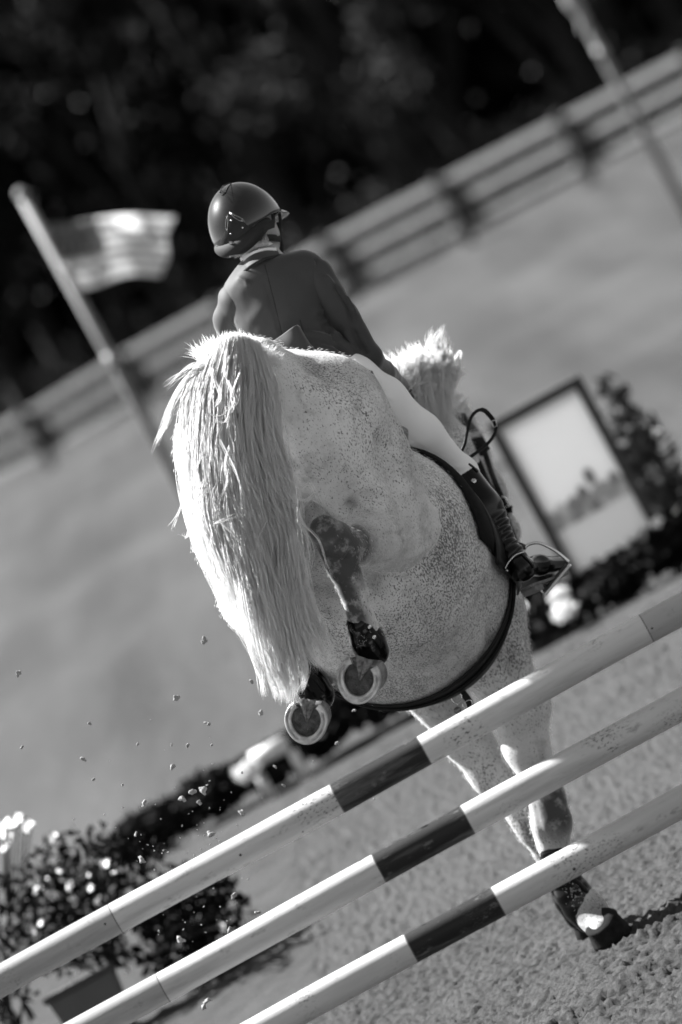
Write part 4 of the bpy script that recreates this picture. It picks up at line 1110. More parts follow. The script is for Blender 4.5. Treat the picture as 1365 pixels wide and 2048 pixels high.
# ---- saddle: pad, flaps, seat, girth, stirrups
A0, A1 = Vector((-.02, 19.15, 1.76)), Vector((.055, 19.80, 1.42))
axd = (A1 - A0).normalized(); rgt = Vector((1, 0, 0)); rgt = (rgt - axd * rgt.dot(axd)).normalized(); upp = rgt.cross(axd).normalized()
if upp.z < 0: upp = -upp
TORSO = bvh_of(sdf_mesh('tmp', [q for q in S[:12]], .02, 2))
def rad(t, ang, off=0.0):
    o = A0 + axd * t; d = rgt * math.cos(ang) + upp * math.sin(ang)
    l, n_, i_, dd = TORSO.ray_cast(o + d * 1.2, -d)
    if l is None: l = o + d * .36; n_ = d
    return l + d * off, d
def shell(t0f, t1f, a0, a1, off, th, name, mat, parent, nt_=14, na=40):
    vs = []; fs = []
    for layer in (off, off + th):
        for i in range(na + 1):
            a = a0 + (a1 - a0) * i / na
            for j in range(nt_ + 1):
                t_ = t0f(a) + (t1f(a) - t0f(a)) * j / nt_
                edge = min(i, na - i, j * 1.0, nt_ - j) 
                vs.append(rad(t_, a, layer - (th * .5 if edge == 0 and layer > off else 0))[0])
    W = nt_ + 1; H_ = (na + 1) * W
    for i in range(na):
        for j in range(nt_):
            a = i * W + j; fs.append((a, a + W, a + W + 1, a + 1)); b_ = a + H_; fs.append((b_, b_ + 1, b_ + W + 1, b_ + W))
    for i in range(na):
        for j in (0, nt_):
            a = i * W + j; q = (a, a + H_, a + W + H_, a + W); fs.append(q if j == 0 else q[::-1])
    for j in range(nt_):
        for i in (0, na):
            a = i * W + j; q = (a, a + 1, a + 1 + H_, a + H_); fs.append(q if i == 0 else q[::-1])
    mb = MB(); mb.add(vs, fs); return mb.build(name, mat, parent)
saddle = tag(empty('saddle', (.1, 19.45, 2.0)), 'black jumping saddle with pad, girth and stirrups on the white horse', 'saddle')
R_ = math.radians
shell(lambda a: .165 + .08 * max(0, math.sin(a)) + .12 * max(0, -math.sin(a) - .15), lambda a: .62, R_(-26), R_(206), .006, .020, 'saddle_pad', m_felt, saddle)
shell(lambda a: .27 + .08 * abs(math.cos(a)), lambda a: .66 + .05 * abs(math.cos(a)), R_(-32), R_(60), .022, .012, 'saddle_flap', m_leather, saddle)
shell(lambda a: .27 + .08 * abs(math.cos(a)), lambda a: .66 + .05 * abs(math.cos(a)), R_(120), R_(212), .022, .012, 'saddle_flap', m_leather, saddle)
sp_ = [cap(rad(.22, R_(90), .07)[0], rad(.42, R_(90), .045)[0], .05, .045, .04, s=2.4, lat=(1, 0, 0)), cap(rad(.42, R_(90), .045)[0], rad(.6, R_(90), .06)[0], .045, .035, .04, s=1.9, lat=(1, 0, 0))]
link('seat', sdf_mesh('seat', sp_, .009, 2), m_leather, saddle)
# girth with a wide belly guard
gp = []; gn = []; gw = []; NA = 72
for i in range(NA + 1):
    a = R_(-22 - 136 * i / NA); c_ = math.exp(-((math.degrees(a) + 78) / 32) ** 2)
    p, d = rad(.565, a, .006 + .006 * c_); gp.append(p); gn.append(d); gw.append(.024 + .088 * c_)
for _ in range(4):
    gp = [gp[0]] + [(gp[i - 1] + gp[i] * 2 + gp[i + 1]) / 4 for i in range(1, NA)] + [gp[-1]]
mb = MB(); mb.strap(gp, gn, gw, .009); girth = mb.build('girth', m_leather, saddle)
mb = MB(); mb.strap([p + n_ * .012 for p, n_ in zip(gp, gn)], gn, .022, .004); mb.build('girth_strap', m_felt, girth)
# hanging strap with buckle, ring and disc at the middle of the girth
def flat_path(pxs, Y, n=8): return catmull([P(x, y, Y) for x, y in pxs], n)
vd = Vector((0, -1, 0))
q = flat_path([(902, 1352), (920, 1378), (938, 1402), (944, 1424)], 19.52)
for p in q:
    pass
mb = MB(); mb.strap(q, [vd] * len(q), .024, .004); ks = mb.build('keeper_strap', m_leather, girth)
def ring_tube(c, ax1, ax2, r1, r2, tr, name, mat, parent, n=28, open_=0):
    pts = [c + ax1 * (r1 * math.cos(2 * math.pi * k / n)) + ax2 * (r2 * math.sin(2 * math.pi * k / n)) for k in range(n + 1)]
    mb = MB(); mb.tube(pts, tr, 8, cap=False); return mb.build(name, mat, parent)
dx_ = (P(1, 0, 19.5) - P(0, 0, 19.5)).normalized(); dy_ = (P(0, 1, 19.5) - P(0, 0, 19.5)).normalized()
ring_tube(P(914, 1396, 19.5), dx_, dy_, .018, .018, .0022, 'ring', m_steel, girth)
c = P(916, 1421, 19.5); mb = MB(); mb.tube([c + vd * .0015, c - vd * .0015], .0135, 24); mb.build('tag_disc', simple('disc_brass', .16, .4, .2, 40, metal=.6), girth)
mb = MB(); mb.tube([P(915, 1405, 19.5), P(916, 1412, 19.5)], .0015, 6); mb.build('tag_link', m_steel, girth)
pts = [P(926, 1407, 19.51), P(930, 1416, 19.51), P(945, 1412, 19.51), P(941, 1400, 19.51)]
mb = MB(); mb.tube(catmull(pts, 5, True) + [pts[0]], .002, 8, cap=False); mb.build('buckle', m_steel, ks)
# right stirrup: arch, tread, leather
SY = 19.52
def stirrup(arch, tread, other, Y, lab):
    st_ = MB(); st_.tube(catmull([P(x, y, Y + dy) for x, y, dy in arch], 8), .0055, 10); o = st_.build('stirrup', m_steel, saddle); o['label'] = lab
    st_ = MB(); st_.tube(catmull([P(x, y, Y + dy) for x, y, dy in other], 6), .005, 10); st_.build('iron_side', m_steel, o)
    a, b_ = [P(x, y, Y) for x, y in tread]; d = (b_ - a); dn = d.normalized(); nn_ = Vector((0, 1, 0)); up_ = dn.cross(nn_).normalized()
    mb = MB(); mb.box((a + b_) / 2, d.length, .055, .013, (dn, (nn_ - dn * nn_.dot(dn)).normalized(), up_)); mb.build('tread', m_steel, o, smooth=False, bevel=.003)
    mb = MB(); mb.box((a + b_) / 2 + up_ * (.009 if up_.z > 0 else -.009), d.length * .86, .046, .006, (dn, (nn_ - dn * nn_.dot(dn)).normalized(), up_)); mb.build('tread_pad', m_rubber, o, smooth=False, bevel=.002)
    return o
stirrup([(1046, 1104, -.01), (1056, 1090, 0), (1078, 1086, 0), (1105, 1098, 0), (1126, 1113, 0), (1138, 1124, 0)], [(1089, 1189), (1141, 1128)], [(1072, 1170, .0), (1080, 1178, .0), (1089, 1186, 0)], 19.55, 'steel stirrup iron under the rider\'s right boot')
lf = [(-.345, 19.55, 1.46), (-.30, 19.55, 1.42), (-.27, 19.55, 1.345)]
arch = MB(); arch.tube(catmull([Vector((-.30, 19.55, 1.49)), Vector((-.36, 19.55, 1.44)), Vector((-.385, 19.55, 1.36)), Vector((-.385, 19.55, 1.31))], 8), .0055, 10); o = arch.build('stirrup', m_steel, saddle); o['label'] = 'steel stirrup iron on the far left side'
mb = MB(); mb.tube(catmull([Vector((-.30, 19.55, 1.49)), Vector((-.265, 19.55, 1.43)), Vector((-.262, 19.55, 1.31))], 8), .0055, 10); mb.build('iron_side', m_steel, o)
mb = MB(); mb.box((-.325, 19.55, 1.305), .13, .055, .013); mb.build('tread', m_steel, o, smooth=False, bevel=.003)
for pts in ([P(905, 950, 19.50), P(985, 1060, 19.50), P(1050, 1095, 19.53)], [Vector((-.30, 19.52, 1.85)), Vector((-.345, 19.52, 1.65)), Vector((-.30, 19.55, 1.49))]):
    q = catmull(pts, 10); mb = MB(); mb.strap(q, [Vector((1, -.4, 0)) if pts[0].x > 0 else Vector((-1, -.4, 0))] * len(q), .026, .005); mb.build('stirrup_leather', m_leather, saddle)

# ---- bridle and reins
bridle = tag(empty('bridle', P(940, 860, 20.7)), 'black leather bridle and reins on the horse\'s turned head', 'bridle')
def on_horse(pxs, w, th=.005, off=.004, Y=20.7, mat=None, name='cheek_strap', n=6, parent=None):
    pp = []; q = []
    for (x, y) in catmull([(a, b_, 0) for a, b_ in pxs], n) and [(v.x, v.y) for v in catmull([(a, b_, 0) for a, b_ in pxs], n)]:
        l, nr = hit(BV, x, y, Y)
        if abs(l.y - Y) > .45: l = P(x, y, Y); nr = -ray(x, y)
        q.append(l); pp.append((nr - ray(x, y) * .6).normalized())
    for _ in range(4):
        q = [q[0]] + [(q[i - 1] + q[i] * 2 + q[i + 1]) / 4 for i in range(1, len(q) - 1)] + [q[-1]]
        pp = [pp[0]] + [(pp[i - 1] + pp[i] * 2 + pp[i + 1]).normalized() for i in range(1, len(pp) - 1)] + [pp[-1]]
    q = [a + b_ * off for a, b_ in zip(q, pp)]
    mb = MB(); mb.strap(q, pp, w, th); return mb.build(name, mat or m_leather, parent or bridle)
on_horse([(890, 800), (905, 822), (925, 850), (940, 880), (958, 930), (978, 975), (1000, 1010)], .026)
on_horse([(918, 832), (940, 862), (958, 888), (968, 905)], .05, .012, name='padded_crownpiece')
on_horse([(968, 905), (975, 925), (985, 955), (1000, 990), (1012, 1020)], .022, name='cheek_strap')
on_horse([(925, 862), (938, 900), (950, 945)], .016, name='throat_lash')
on_horse([(985, 1015), (1005, 1020), (1024, 1018)], .028, name='noseband')
on_horse([(1008, 1018), (1020, 1050), (1032, 1080)], .012, name='flash_strap')
l, nr = hit(BV, 1005, 1005, 20.9); ring_tube(l - ray(1005, 1005) * .02, dx_, dy_, .022, .022, .003, 'bit_ring', m_steel, bridle)
# loop of the rein standing up beside the knee
lp = [(920, 910, 19.70), (930, 888, 19.70), (935, 862, 19.71), (943, 835, 19.72), (955, 822, 19.73), (968, 821, 19.74), (980, 832, 19.75), (989, 845, 19.76), (992, 858, 19.77), (985, 876, 19.76), (970, 893, 19.74), (950, 908, 19.72), (930, 922, 19.71)]
q = catmull([P(*v) for v in lp], 6); mb = MB()
nrm = [Vector((.25, -.9, .3))] * len(q)
w_ = [.011 if i < len(q) * .38 or i > len(q) * .62 else .016 for i in range(len(q))]
mb.strap(q, nrm, w_, .006); rl = mb.build('rein_loop', m_leather, bridle)
pts = [P(984, 842, 19.74), P(992, 840, 19.74), P(995, 852, 19.74), P(987, 855, 19.74)]
mb = MB(); mb.tube(pts + [pts[0]], .0022, 8, cap=False); mb.build('buckle', m_steel, rl)
q = catmull([P(930, 922, 19.71), P(900, 880, 19.85), P(880, 900, 19.9), P(960, 1000, 20.6), P(1003, 1008, 20.86)], 8); mb = MB(); mb.strap(q, [Vector((.6, -.7, .3))] * len(q), .012, .004); mb.build('rein', m_leather, bridle)
# ------------------------------------------------------------------ rider
rider = tag(empty('person', P(620, 745, 19.4)), 'rider in dark jacket, white breeches and glossy helmet leaning forward on the horse', 'person')
m_skin, t, b = nodes('skin'); n1 = noise(t, 25, 3); t.links.new(ramp(t, n1.outputs['Fac'], [(.3, .26), (.7, .34)]), b.inputs['Base Color']); b.inputs['Roughness'].default_value = .5; b.inputs['Subsurface Weight'].default_value = .1
m_jacket, t, b = nodes('jacket_cloth'); n1 = noise(t, 4, 4); n2 = noise(t, 500, 2)
t.links.new(mixc(t, .3, ramp(t, n1.outputs['Fac'], [(.3, .034), (.7, .046)]), ramp(t, n2.outputs['Fac'], [(.3, .022), (.7, .055)])), b.inputs['Base Color']); b.inputs['Roughness'].default_value = .7; b.inputs['Sheen Weight'].default_value = .35; b.inputs['Sheen Roughness'].default_value = .35; b.inputs['Specular IOR Level'].default_value = .3
bump(t, b, n2.outputs['Fac'], .15, .001)
m_breech, t, b = nodes('breeches_cloth'); n2 = noise(t, 300, 2); n1 = noise(t, 6, 3)
t.links.new(ramp(t, n1.outputs['Fac'], [(.3, .78), (.7, .84)]), b.inputs['Base Color']); b.inputs['Roughness'].default_value = .75; b.inputs['Sheen Weight'].default_value = .3; bump(t, b, n2.outputs['Fac'], .12, .001)
m_black = simple('black_cloth', .006, .8, .3, 50)
m_shirt = simple('white_shirt', .8, .7, .04, 40)
HC = P(495, 454, 19.55)
NB = P(533, 528, 19.50)
RK = P(925, 945, 19.60); RA = P(1022, 1112, 19.47)
LK = Vector((-.33, 19.62, RK.z)); LA = Vector((-.345, 19.48, RA.z + .02))
RH = P(705, 775, 19.40); LH = P(560, 800, 19.42)
SHR = P(630, 553, 19.45); ELR = P(738, 716, 19.42); WRR = P(800, 775, 19.86)
SHL = P(470, 600, 19.47); ELL = P(455, 680, 19.60); WRL = P(640, 800, 19.92)
# one continuous body under the clothes
B = []
B += [cap(HC + Vector((.01, .01, .03)), HC + Vector((.015, .02, -.045)), .098, .078, .04)]
FD = Vector((.42, .90, 0)).normalized()
B += [cap(HC - Vector((0, 0, .05)), HC + FD * .065 - Vector((0, 0, .09)), .058, .038, .04), cap(HC + FD * .09 - Vector((0, 0, .03)), HC + FD * .115 - Vector((0, 0, .06)), .012, .014, .02)]   # jaw, nose
for s_ in (-1, 1):
    sd = FD.cross(Vector((0, 0, 1))) * s_; B += [cap(HC + sd * .082 - Vector((0, 0, .03)), HC + sd * .085 - Vector((0, 0, .07)), .013, .010, .01)]
B += [cap(HC - Vector((0, .015, .06)), NB, .052, .052, .04), cap(P(545, 560, 19.48), P(560, 600, 19.48), .075, .11, .05, s=1.3), cap(NB, P(545, 560, 19.48), .05, .06, .03), cap(P(560, 600, 19.48), P(595, 690, 19.45), .105, .10, .05, s=1.2), cap(P(595, 690, 19.45), P(628, 752, 19.43), .10, .12, .05, s=1.25)]
B += leg([SHR, ELR, P(766, 745, 19.58), WRR], [.036, .026, .026, .024], .03) + leg([SHL, P(466, 690, 19.62), WRL], [.036, .026, .024], .03)
B += leg([RH, P(800, 845, 19.48), RK, P(970, 1010, 19.52), RA, P(1042, 1140, 19.46), P(1112, 1128, 19.66)], [.085, .07, .040, .030, .026, .02, .018], .03)
B += leg([LH, (Vector(LH) + LK) / 2, LK, (LK + LA) / 2, LA, LA + Vector((0, 0, -.05)), LA + Vector((0, .18, -.07))], [.085, .07, .042, .036, .026, .02, .018], .03)
def hand(wr, dirv, side, pal):
    """closed riding hand: palm plus four curled fingers and a thumb"""
    out = []; d = dirv.normalized(); sd = side.normalized(); dn = pal.normalized()
    pc = wr + d * .05; out.append(cap(wr, pc, .024, .026, .015, s=1.5, lat=tuple(sd)))
    for k, L in enumerate((.032, .036, .034, .027)):
        b0_ = wr + d * .085 + sd * (.033 - .022 * k); k1 = b0_ + d * L * .6 + dn * .012; k2 = k1 - d * L * .35 + dn * .03; k3 = k2 - d * L * .5 - dn * .006
        out += chain([pc + sd * (.028 - .019 * k), b0_, k1, k2, k3], [.011, .010, .0095, .009, .008], .006)
    out += chain([wr + d * .03 + sd * .03, wr + d * .065 + sd * .05 + dn * .015, wr + d * .09 + sd * .035 + dn * .035], [.013, .011, .009], .01)
    return out
HN = hand(WRR, Vector((.1, .9, -.25)), Vector((-.3, 0, .95)), Vector((-.9, .1, -.3))) + hand(WRL, Vector((.1, .9, -.25)), Vector((.3, 0, .95)), Vector((.9, .1, -.3)))
B += HN
link('body', sdf_mesh('body', B, .008, 1), m_skin, rider)
# gloves over the hands
def grow(L, g): return [dict(q, ra=q['ra'] + g, rb=q['rb'] + g) for q in L]
n_h = len(HN) // 2
for part in (HN[:n_h], HN[n_h:]): link('glove', sdf_mesh('glove', grow(part, .0025), .005, 1), m_black, rider)

# ---- jacket
J = []
J += [cap(P(488, 588, 19.47), P(612, 549, 19.46), .074, .076, .05)]
J += [cap(P(546, 582, 19.47), P(560, 622, 19.46), .112, .115, .05, s=1.30), cap(P(560, 622, 19.46), P(594, 692, 19.44), .115, .098, .05, s=1.22), cap(P(594, 692, 19.44), P(640, 760, 19.42), .098, .135, .05, s=1.2)]
J += [cap(P(505, 548, 19.49), P(520, 560, 19.46), .05, .08, .05)]
J += [cap(P(524, 528, 19.50), P(538, 556, 19.48), .055, .08, .03)]
ELL = P(466, 690, 19.62)
SLV = [leg([SHR + Vector((0, 0, .0)), P(688, 632, 19.42), ELR, P(766, 745, 19.58), WRR], [.064, .050, .044, .041, .035], .02), leg([P(478, 600, 19.47), P(462, 640, 19.52), ELL, (ELL + WRL) / 2, WRL], [.070, .054, .046, .042, .036], .03)]
J += [cap(P(645, 720, 19.40), P(708, 748, 19.42), .095, .062, .05), cap(P(700, 745, 19.42), P(750, 764, 19.45), .060, .028, .03)]
def jpost(V, F):
    V = V + vnormals(V, F) * (fbm(V * 9 + 2, 3) * .0035)[:, None]
    R = []
    pr = surf_pr(V, F)
    R += [(pr([(632, 512), (642, 545), (650, 590), (658, 640)]), -.007, .006)]                       # armhole seam
    R += [(pr([(640, 600), (662, 600)]), .005, .007), (pr([(625, 625), (660, 618)]), .005, .007), (pr([(630, 650), (665, 640)]), .005, .007), (pr([(650, 675), (682, 668)]), .005, .008)]
    R += [(pr([(600, 665), (640, 672), (680, 690)]), .007, .009), (pr([(620, 690), (660, 700), (700, 722)]), .007, .009), (pr([(650, 650), (672, 690), (700, 720)]), -.009, .008)]
    R += [(pr([(665, 560), (690, 600), (705, 640)]), -.006, .008), (pr([(680, 570), (700, 590)]), .006, .007), (pr([(690, 600), (712, 625)]), .005, .006), (pr([(700, 660), (720, 690), (738, 700)]), -.006, .007), (pr([(690, 650), (705, 690), (730, 720)]), .006, .007), (pr([(715, 660), (735, 700)]), .005, .006)]
    R += [(pr([(690, 735), (735, 745), (765, 765)], 19.4), .006, .007), (pr([(705, 725), (745, 745)], 19.4), -.006, .006)]
    R += [(pr([(475, 555), (492, 563), (500, 572)]), .005, .005), (pr([(440, 640), (458, 648), (470, 645)]), .006, .006), (pr([(452, 655), (470, 672)]), .006, .006), (pr([(445, 625), (462, 632)]), -.004, .005)]
    R += [(pr([(530, 560), (548, 620), (572, 700)]), -.004, .005)]                                   # centre seam
    w_ = np.sin(V[:, 2] * 60 - V[:, 0] * 45 + 4 * vnoise(V * 8)) * (.3 + vnoise(V * 6 + 3)); V = V + vnormals(V, F) * (w_ * .0055 * np.clip((2.62 - V[:, 2]) * 6, .25, 1))[:, None]
    R = [(a, b_ * 1.9, c * 1.5) for a, b_, c in R]
    return ridges(V, F, R)
def slpost(V, F):
    w_ = np.sin(V[:, 2] * 58 + V[:, 0] * 70 + 7 * vnoise(V * 8)) * np.clip(vnoise(V * 6 + 3) * 1.6 + .1, 0, 1); V = V + vnormals(V, F) * (w_ * .0065)[:, None]
    V = V + vnormals(V, F) * (fbm(V * 12, 2) * .003)[:, None]
    pr = surf_pr(V, F)
    return ridges(V, F, [(pr(l), a_ * 1.3, c_ * 1.3) for l, a_, c_ in (([(665, 565), (695, 610), (708, 650)], -.010, .007), ([(690, 590), (712, 628)], .009, .006), ([(705, 650), (722, 690), (740, 705)], -.010, .007), ([(690, 660), (710, 695), (735, 725)], .009, .007), ([(650, 550), (672, 575)], .008, .007), ([(718, 672), (738, 705)], .008, .005))])
jk = link('jacket', sdf_mesh('jacket', J, .0075, 2, jpost), m_jacket, rider); JV = bvh_of(jk.data)
for q_ in SLV: link('sleeve', sdf_mesh('sleeve', q_, .0065, 2, slpost), m_jacket, jk)
# collar band, black, with white stock above
def wrap(pxs, w, th, off, Y, mat, name, parent, bv=JV, n=6, taper=None):
    q = []; nn_ = []
    for v in catmull([(a, b_, 0) for a, b_ in pxs], n):
        l, nr, i_, d_ = bv.find_nearest(P(v.x, v.y, Y)); q.append(l); nn_.append(nr)
    for _ in range(3):
        q = [q[0]] + [(q[i - 1] + q[i] * 2 + q[i + 1]) / 4 for i in range(1, len(q) - 1)] + [q[-1]]
        nn_ = [nn_[0]] + [(nn_[i - 1] + nn_[i] * 2 + nn_[i + 1]).normalized() for i in range(1, len(nn_) - 1)] + [nn_[-1]]
    q = [a + b_ * off for a, b_ in zip(q, nn_)]
    mb = MB(); mb.strap(q, nn_, w, th); return mb.build(name, mat, parent)
def neck_ring(c, rx, ry, tilt, h, th, mat, name, parent, z0=0, flare=1.12, n=40, a0=0, a1=2 * math.pi):
    up_ = tilt.normalized(); e1 = Vector((1, 0, 0)); e1 = (e1 - up_ * e1.dot(up_)).normalized(); e2 = up_.cross(e1)
    vs = []; fs = []; sec = [(1, 0), (1 + th / rx, 0), (1 + th / rx, 1), (1 + th / rx * .5, 1.05), (1, 1)]
    m = n if a1 - a0 > 6.2 else n + 1
    for k in range(m):
        a = a0 + (a1 - a0) * k / n
        for (s, z) in sec:
            f = s * (flare + (1 - flare) * z); vs.append(c + e1 * (rx * f * math.cos(a)) + e2 * (ry * f * math.sin(a)) + up_ * (z0 + h * z))
    q = len(sec)
    for k in range(n):
        k2 = (k + 1) % m
        if k2 == 0 and m != n: break
        for j in range(q): fs.append((k * q + j, k2 * q + j, k2 * q + (j + 1) % q, k * q + (j + 1) % q))
    mb = MB(); mb.add(vs, fs); return mb.build(name, mat, parent)
NT = (HC - NB)
neck_ring(P(517, 509, 19.505), .056, .056, Vector((-.1, .12, 1)), .024, .004, m_shirt, 'shirt_collar', rider, flare=1.08)
def seam(pxs, bv, parent):
    q = []
    for v in catmull([(a, b_, 0) for a, b_ in pxs], 6):
        l, nn_, i_, d_ = bv.ray_cast(CAM, ray(v.x, v.y))
        if l is not None: q.append(l + nn_ * .0002)
    mb = MB(); mb.tube(q, .0013, 6); mb.build('seam', m_black, parent)
seam([(530, 530), (548, 600), (570, 690)], JV, jk)
seam([(600, 640), (616, 688), (632, 722)], JV, jk)
seam([(628, 517), (641, 545), (647, 578), (650, 608)], JV, jk)
# raised back flap of the jacket skirt
def sheet(name, grid_px, mat, parent, th=.003, n=10):
    """grid_px rows of (x,y,Y) control points, bilinear/catmull surface"""
    rows = [catmull([P(*p) for p in r], n) for r in grid_px]; cols = []
    for j in range(len(rows[0])): cols.append(catmull([r[j] for r in rows], n))
    V = [tuple(v) for c in cols for v in c]; h_ = len(cols[0])
    F = [(i * h_ + j, (i + 1) * h_ + j, (i + 1) * h_ + j + 1, i * h_ + j + 1) for i in range(len(cols) - 1) for j in range(h_ - 1)]
    me = bpy.data.meshes.new(name); me.from_pydata(V, [], F); o = link(name, me, mat, parent); m_ = o.modifiers.new('t', 'SOLIDIFY'); m_.thickness = th; m_.offset = 0; return o
sheet('collar', [[(487, 522, 19.47), (506, 509, 19.43), (530, 501, 19.43), (554, 500, 19.47)], [(483, 536, 19.455), (502, 521, 19.41), (529, 509, 19.41), (557, 505, 19.46)], [(479, 552, 19.44), (499, 534, 19.39), (528, 518, 19.39), (560, 511, 19.45)]], m_jacket, jk, .005)
q_ = catmull([P(479, 553, 19.435), P(499, 535, 19.382), P(528, 519, 19.382), P(561, 511, 19.445)], 8); mb = MB(); mb.strap(q_, [Vector((0, -1, 0))] * len(q_), .011, .004); mb.build('collar_trim', m_black, jk)
sheet('shirt_collar', [[(489, 515, 19.46), (507, 503, 19.425), (530, 496, 19.425), (552, 495, 19.46)], [(487, 524, 19.462), (506, 511, 19.428), (530, 503, 19.428), (554, 502, 19.462)]], m_shirt, rider, .003)
sheet('jacket_flap', [[(535, 690, 19.27), (562, 672, 19.26), (590, 652, 19.25), (600, 654, 19.29)], [(545, 715, 19.23), (572, 702, 19.225), (608, 686, 19.23), (622, 690, 19.27)], [(560, 748, 19.20), (596, 745, 19.20), (634, 732, 19.21), (652, 718, 19.25)]], m_jacket, jk)
sheet('jacket_flap', [[(640, 690, 19.33), (672, 706, 19.30), (702, 728, 19.29), (745, 742, 19.32)], [(636, 712, 19.27), (668, 730, 19.25), (705, 750, 19.26), (752, 762, 19.32)], [(632, 734, 19.25), (668, 752, 19.24), (706, 770, 19.26), (742, 774, 19.33)]], m_jacket, jk)
# cuff with button and glove edge

# lapel edge on lit side


# ---- breeches
Bp = leg([P(700, 770, 19.40), P(765, 800, 19.44), P(842, 868, 19.50), RK, P(934, 958, 19.58)], [.115, .078, .069, .050, .046], .04) + leg([P(575, 800, 19.42), P(480, 880, 19.50), LK, LK + Vector((0, -.03, -.08))], [.115, .085, .056, .05], .04) + [cap(P(628, 770, 19.42), P(640, 790, 19.42), .13, .13, .05, s=1.2)]
def bpost(V, F):
    pr = surf_pr(V, F); R = [(pr(l), a_, w_) for l, a_, w_ in (([(770, 790), (790, 800)], .003, .005), ([(890, 930), (915, 935), (935, 930)], .003, .005), ([(900, 945), (925, 952)], .003, .005), ([(800, 870), (860, 905)], -.002, .006))]
    return ridges(V, F, R)
link('breeches', sdf_mesh('breeches', Bp, .008, 2, bpost), m_breech, rider)
# ---- boots
def boot(K, A, heel, toe, lab, Yside=1, seed=1):
    kk = K - (A - K) * .02; mid = K + (A - K) * .42
    sh = [cap(kk, mid, .056, .066, .02), cap(mid, A, .066, .042, .02), cap(A, heel + Vector((0, .01, .02)), .040, .036, .03), cap(heel + Vector((0, .01, .02)), heel + (toe - heel) * .5 + Vector((0, 0, .018)), .034, .033, .03), cap(heel + (toe - heel) * .5 + Vector((0, 0, .015)), toe, .033, .026, .02, s=1.35, lat=(1, 0, -.4))]
    def bp(V, F):
        d = (A - K).normalized(); L = (A - K).length; t_ = (V - np.array(K)) @ np.array(d) / L
        n_ = vnormals(V, F); side = V @ np.array([.9, .1, .4])
        fold = np.sin(t_ * 80 + side * 44 + 3.2 * vnoise(V * 13)) * (.55 + .9 * vnoise(V * 17 + 5)) * np.clip((t_ - .42) * 4, 0, 1) * np.clip((1.12 - t_) * 8, 0, 1)
        return V + n_ * (fold * .0034 + fbm(V * 12, 2) * .002)[:, None]
    o = link('boot', sdf_mesh('boot', sh, .006, 1, bp), m_gloss, rider); o['label'] = lab
    return o, bvh_of(o.data)
rb, RBV = boot(P(926, 948, 19.59), RA, P(1050, 1150, 19.44), P(1116, 1128, 19.64), 'creased tall black riding boot on the right leg')
lb, LBV = boot(LK + Vector((0, -.01, 0)), LA, LA + Vector((0, -.02, -.07)), LA + Vector((-.01, .19, -.09)), 'tall black riding boot on the left leg')
# sole and heel block of the right boot
def rough_sole(hl, to, parent):
    d = (to - hl); dn = d.normalized(); up_ = Vector((0, 0, 1)); up_ = (up_ - dn * up_.dot(dn)).normalized(); sd = dn.cross(up_)
    mb = MB(); vs = []; fs = []; n = 16
    out = [(-.16, .55), (-.12, .85), (0, 1), (.2, .95), (.38, .80), (.55, .92), (.8, 1.15), (1.0, 1.0), (1.1, .6)]
    for z in (-.038, -.048):
        for (f, w_) in out: vs.append(hl + d * f + sd * (.031 * w_) + up_ * z)
        for (f, w_) in out[::-1]: vs.append(hl + d * f - sd * (.031 * w_) + up_ * z)
    m = len(out) * 2
    fs = [tuple(range(m))] + [tuple(range(m, 2 * m))[::-1]] + [(k, k + m, (k + 1) % m + m, (k + 1) % m) for k in range(m)]
    mb.add(vs, fs); mb.build('sole', m_sole2, parent, smooth=False, bevel=.002)
    mb = MB(); mb.box(hl + d * .02 - up_ * .058, .058, .056, .022, (dn, sd, up_)); mb.build('heel', m_sole2, parent, smooth=False, bevel=.004)
m_sole2 = simple('boot_sole', .10, .7, .5, 40, .5, .003)
rough_sole(P(1052, 1150, 19.45), P(1112, 1130, 19.64), rb); rough_sole(LA + Vector((0, -.02, -.055)), LA + Vector((-.01, .17, -.075)), lb)
# top badge, spur strap, spur
l, nr = hit(RBV, 948, 962, 19.55); mb = MB(); mb.tube([l, l + nr * .0025, l + nr * .003], [.010, .009, .002], 18); mb.build('badge', m_steel, rb)
wrap([(912, 930), (925, 926), (945, 932), (955, 945)], .010, .003, .001, 19.55, m_leather, 'boot_top_band', rb, RBV)
wrap([(1016, 1128), (1024, 1112), (1040, 1104), (1054, 1106), (1066, 1120), (1076, 1134)], .010, .003, .002, 19.42, m_leather, 'spur_strap', rb, RBV)
sp2 = [P(1010, 1138, 19.38), P(1018, 1124, 19.39), P(1032, 1110, 19.40), P(1050, 1104, 19.42)]
mb = MB(); mb.tube(catmull(sp2, 6), .003, 8); mb.tube([P(1010, 1138, 19.38), P(1016, 1142, 19.36)], [.004, .003], 8)
mb.build('spur', m_steel, rb)

# ---- helmet
helm = bpy.data.objects.new('helmet', bpy.data.meshes.new('h'))
FU = Vector((0, 0, 1)); FF = Vector((.48, .875, -.12)).normalized(); FS = FF.cross(FU).normalized(); FU = FS.cross(FF).normalized()
def hpt(th, ph, k=1.0):
    a_f, a_s, a_u = .140, .127, .160
    if math.cos(th) < 0: a_u = .11
    return HC + (FF * (math.sin(th) * math.cos(ph) * a_f) + FS * (math.sin(th) * math.sin(ph) * a_s) + FU * (math.cos(th) * a_u)) * k
def hmax(ph): return math.radians(91 + 20 * max(0, -math.cos(ph)) ** 2)
mb = MB(); nr_, nc = 28, 72; vs = []; fs = []
for layer in (1.0, .94):
    vs.append(hpt(0, 0, layer))
    for i in range(1, nr_ + 1):
        for k in range(nc):
            ph = 2 * math.pi * k / nc; vs.append(hpt(hmax(ph) * i / nr_, ph, layer))
Hn = 1 + nr_ * nc
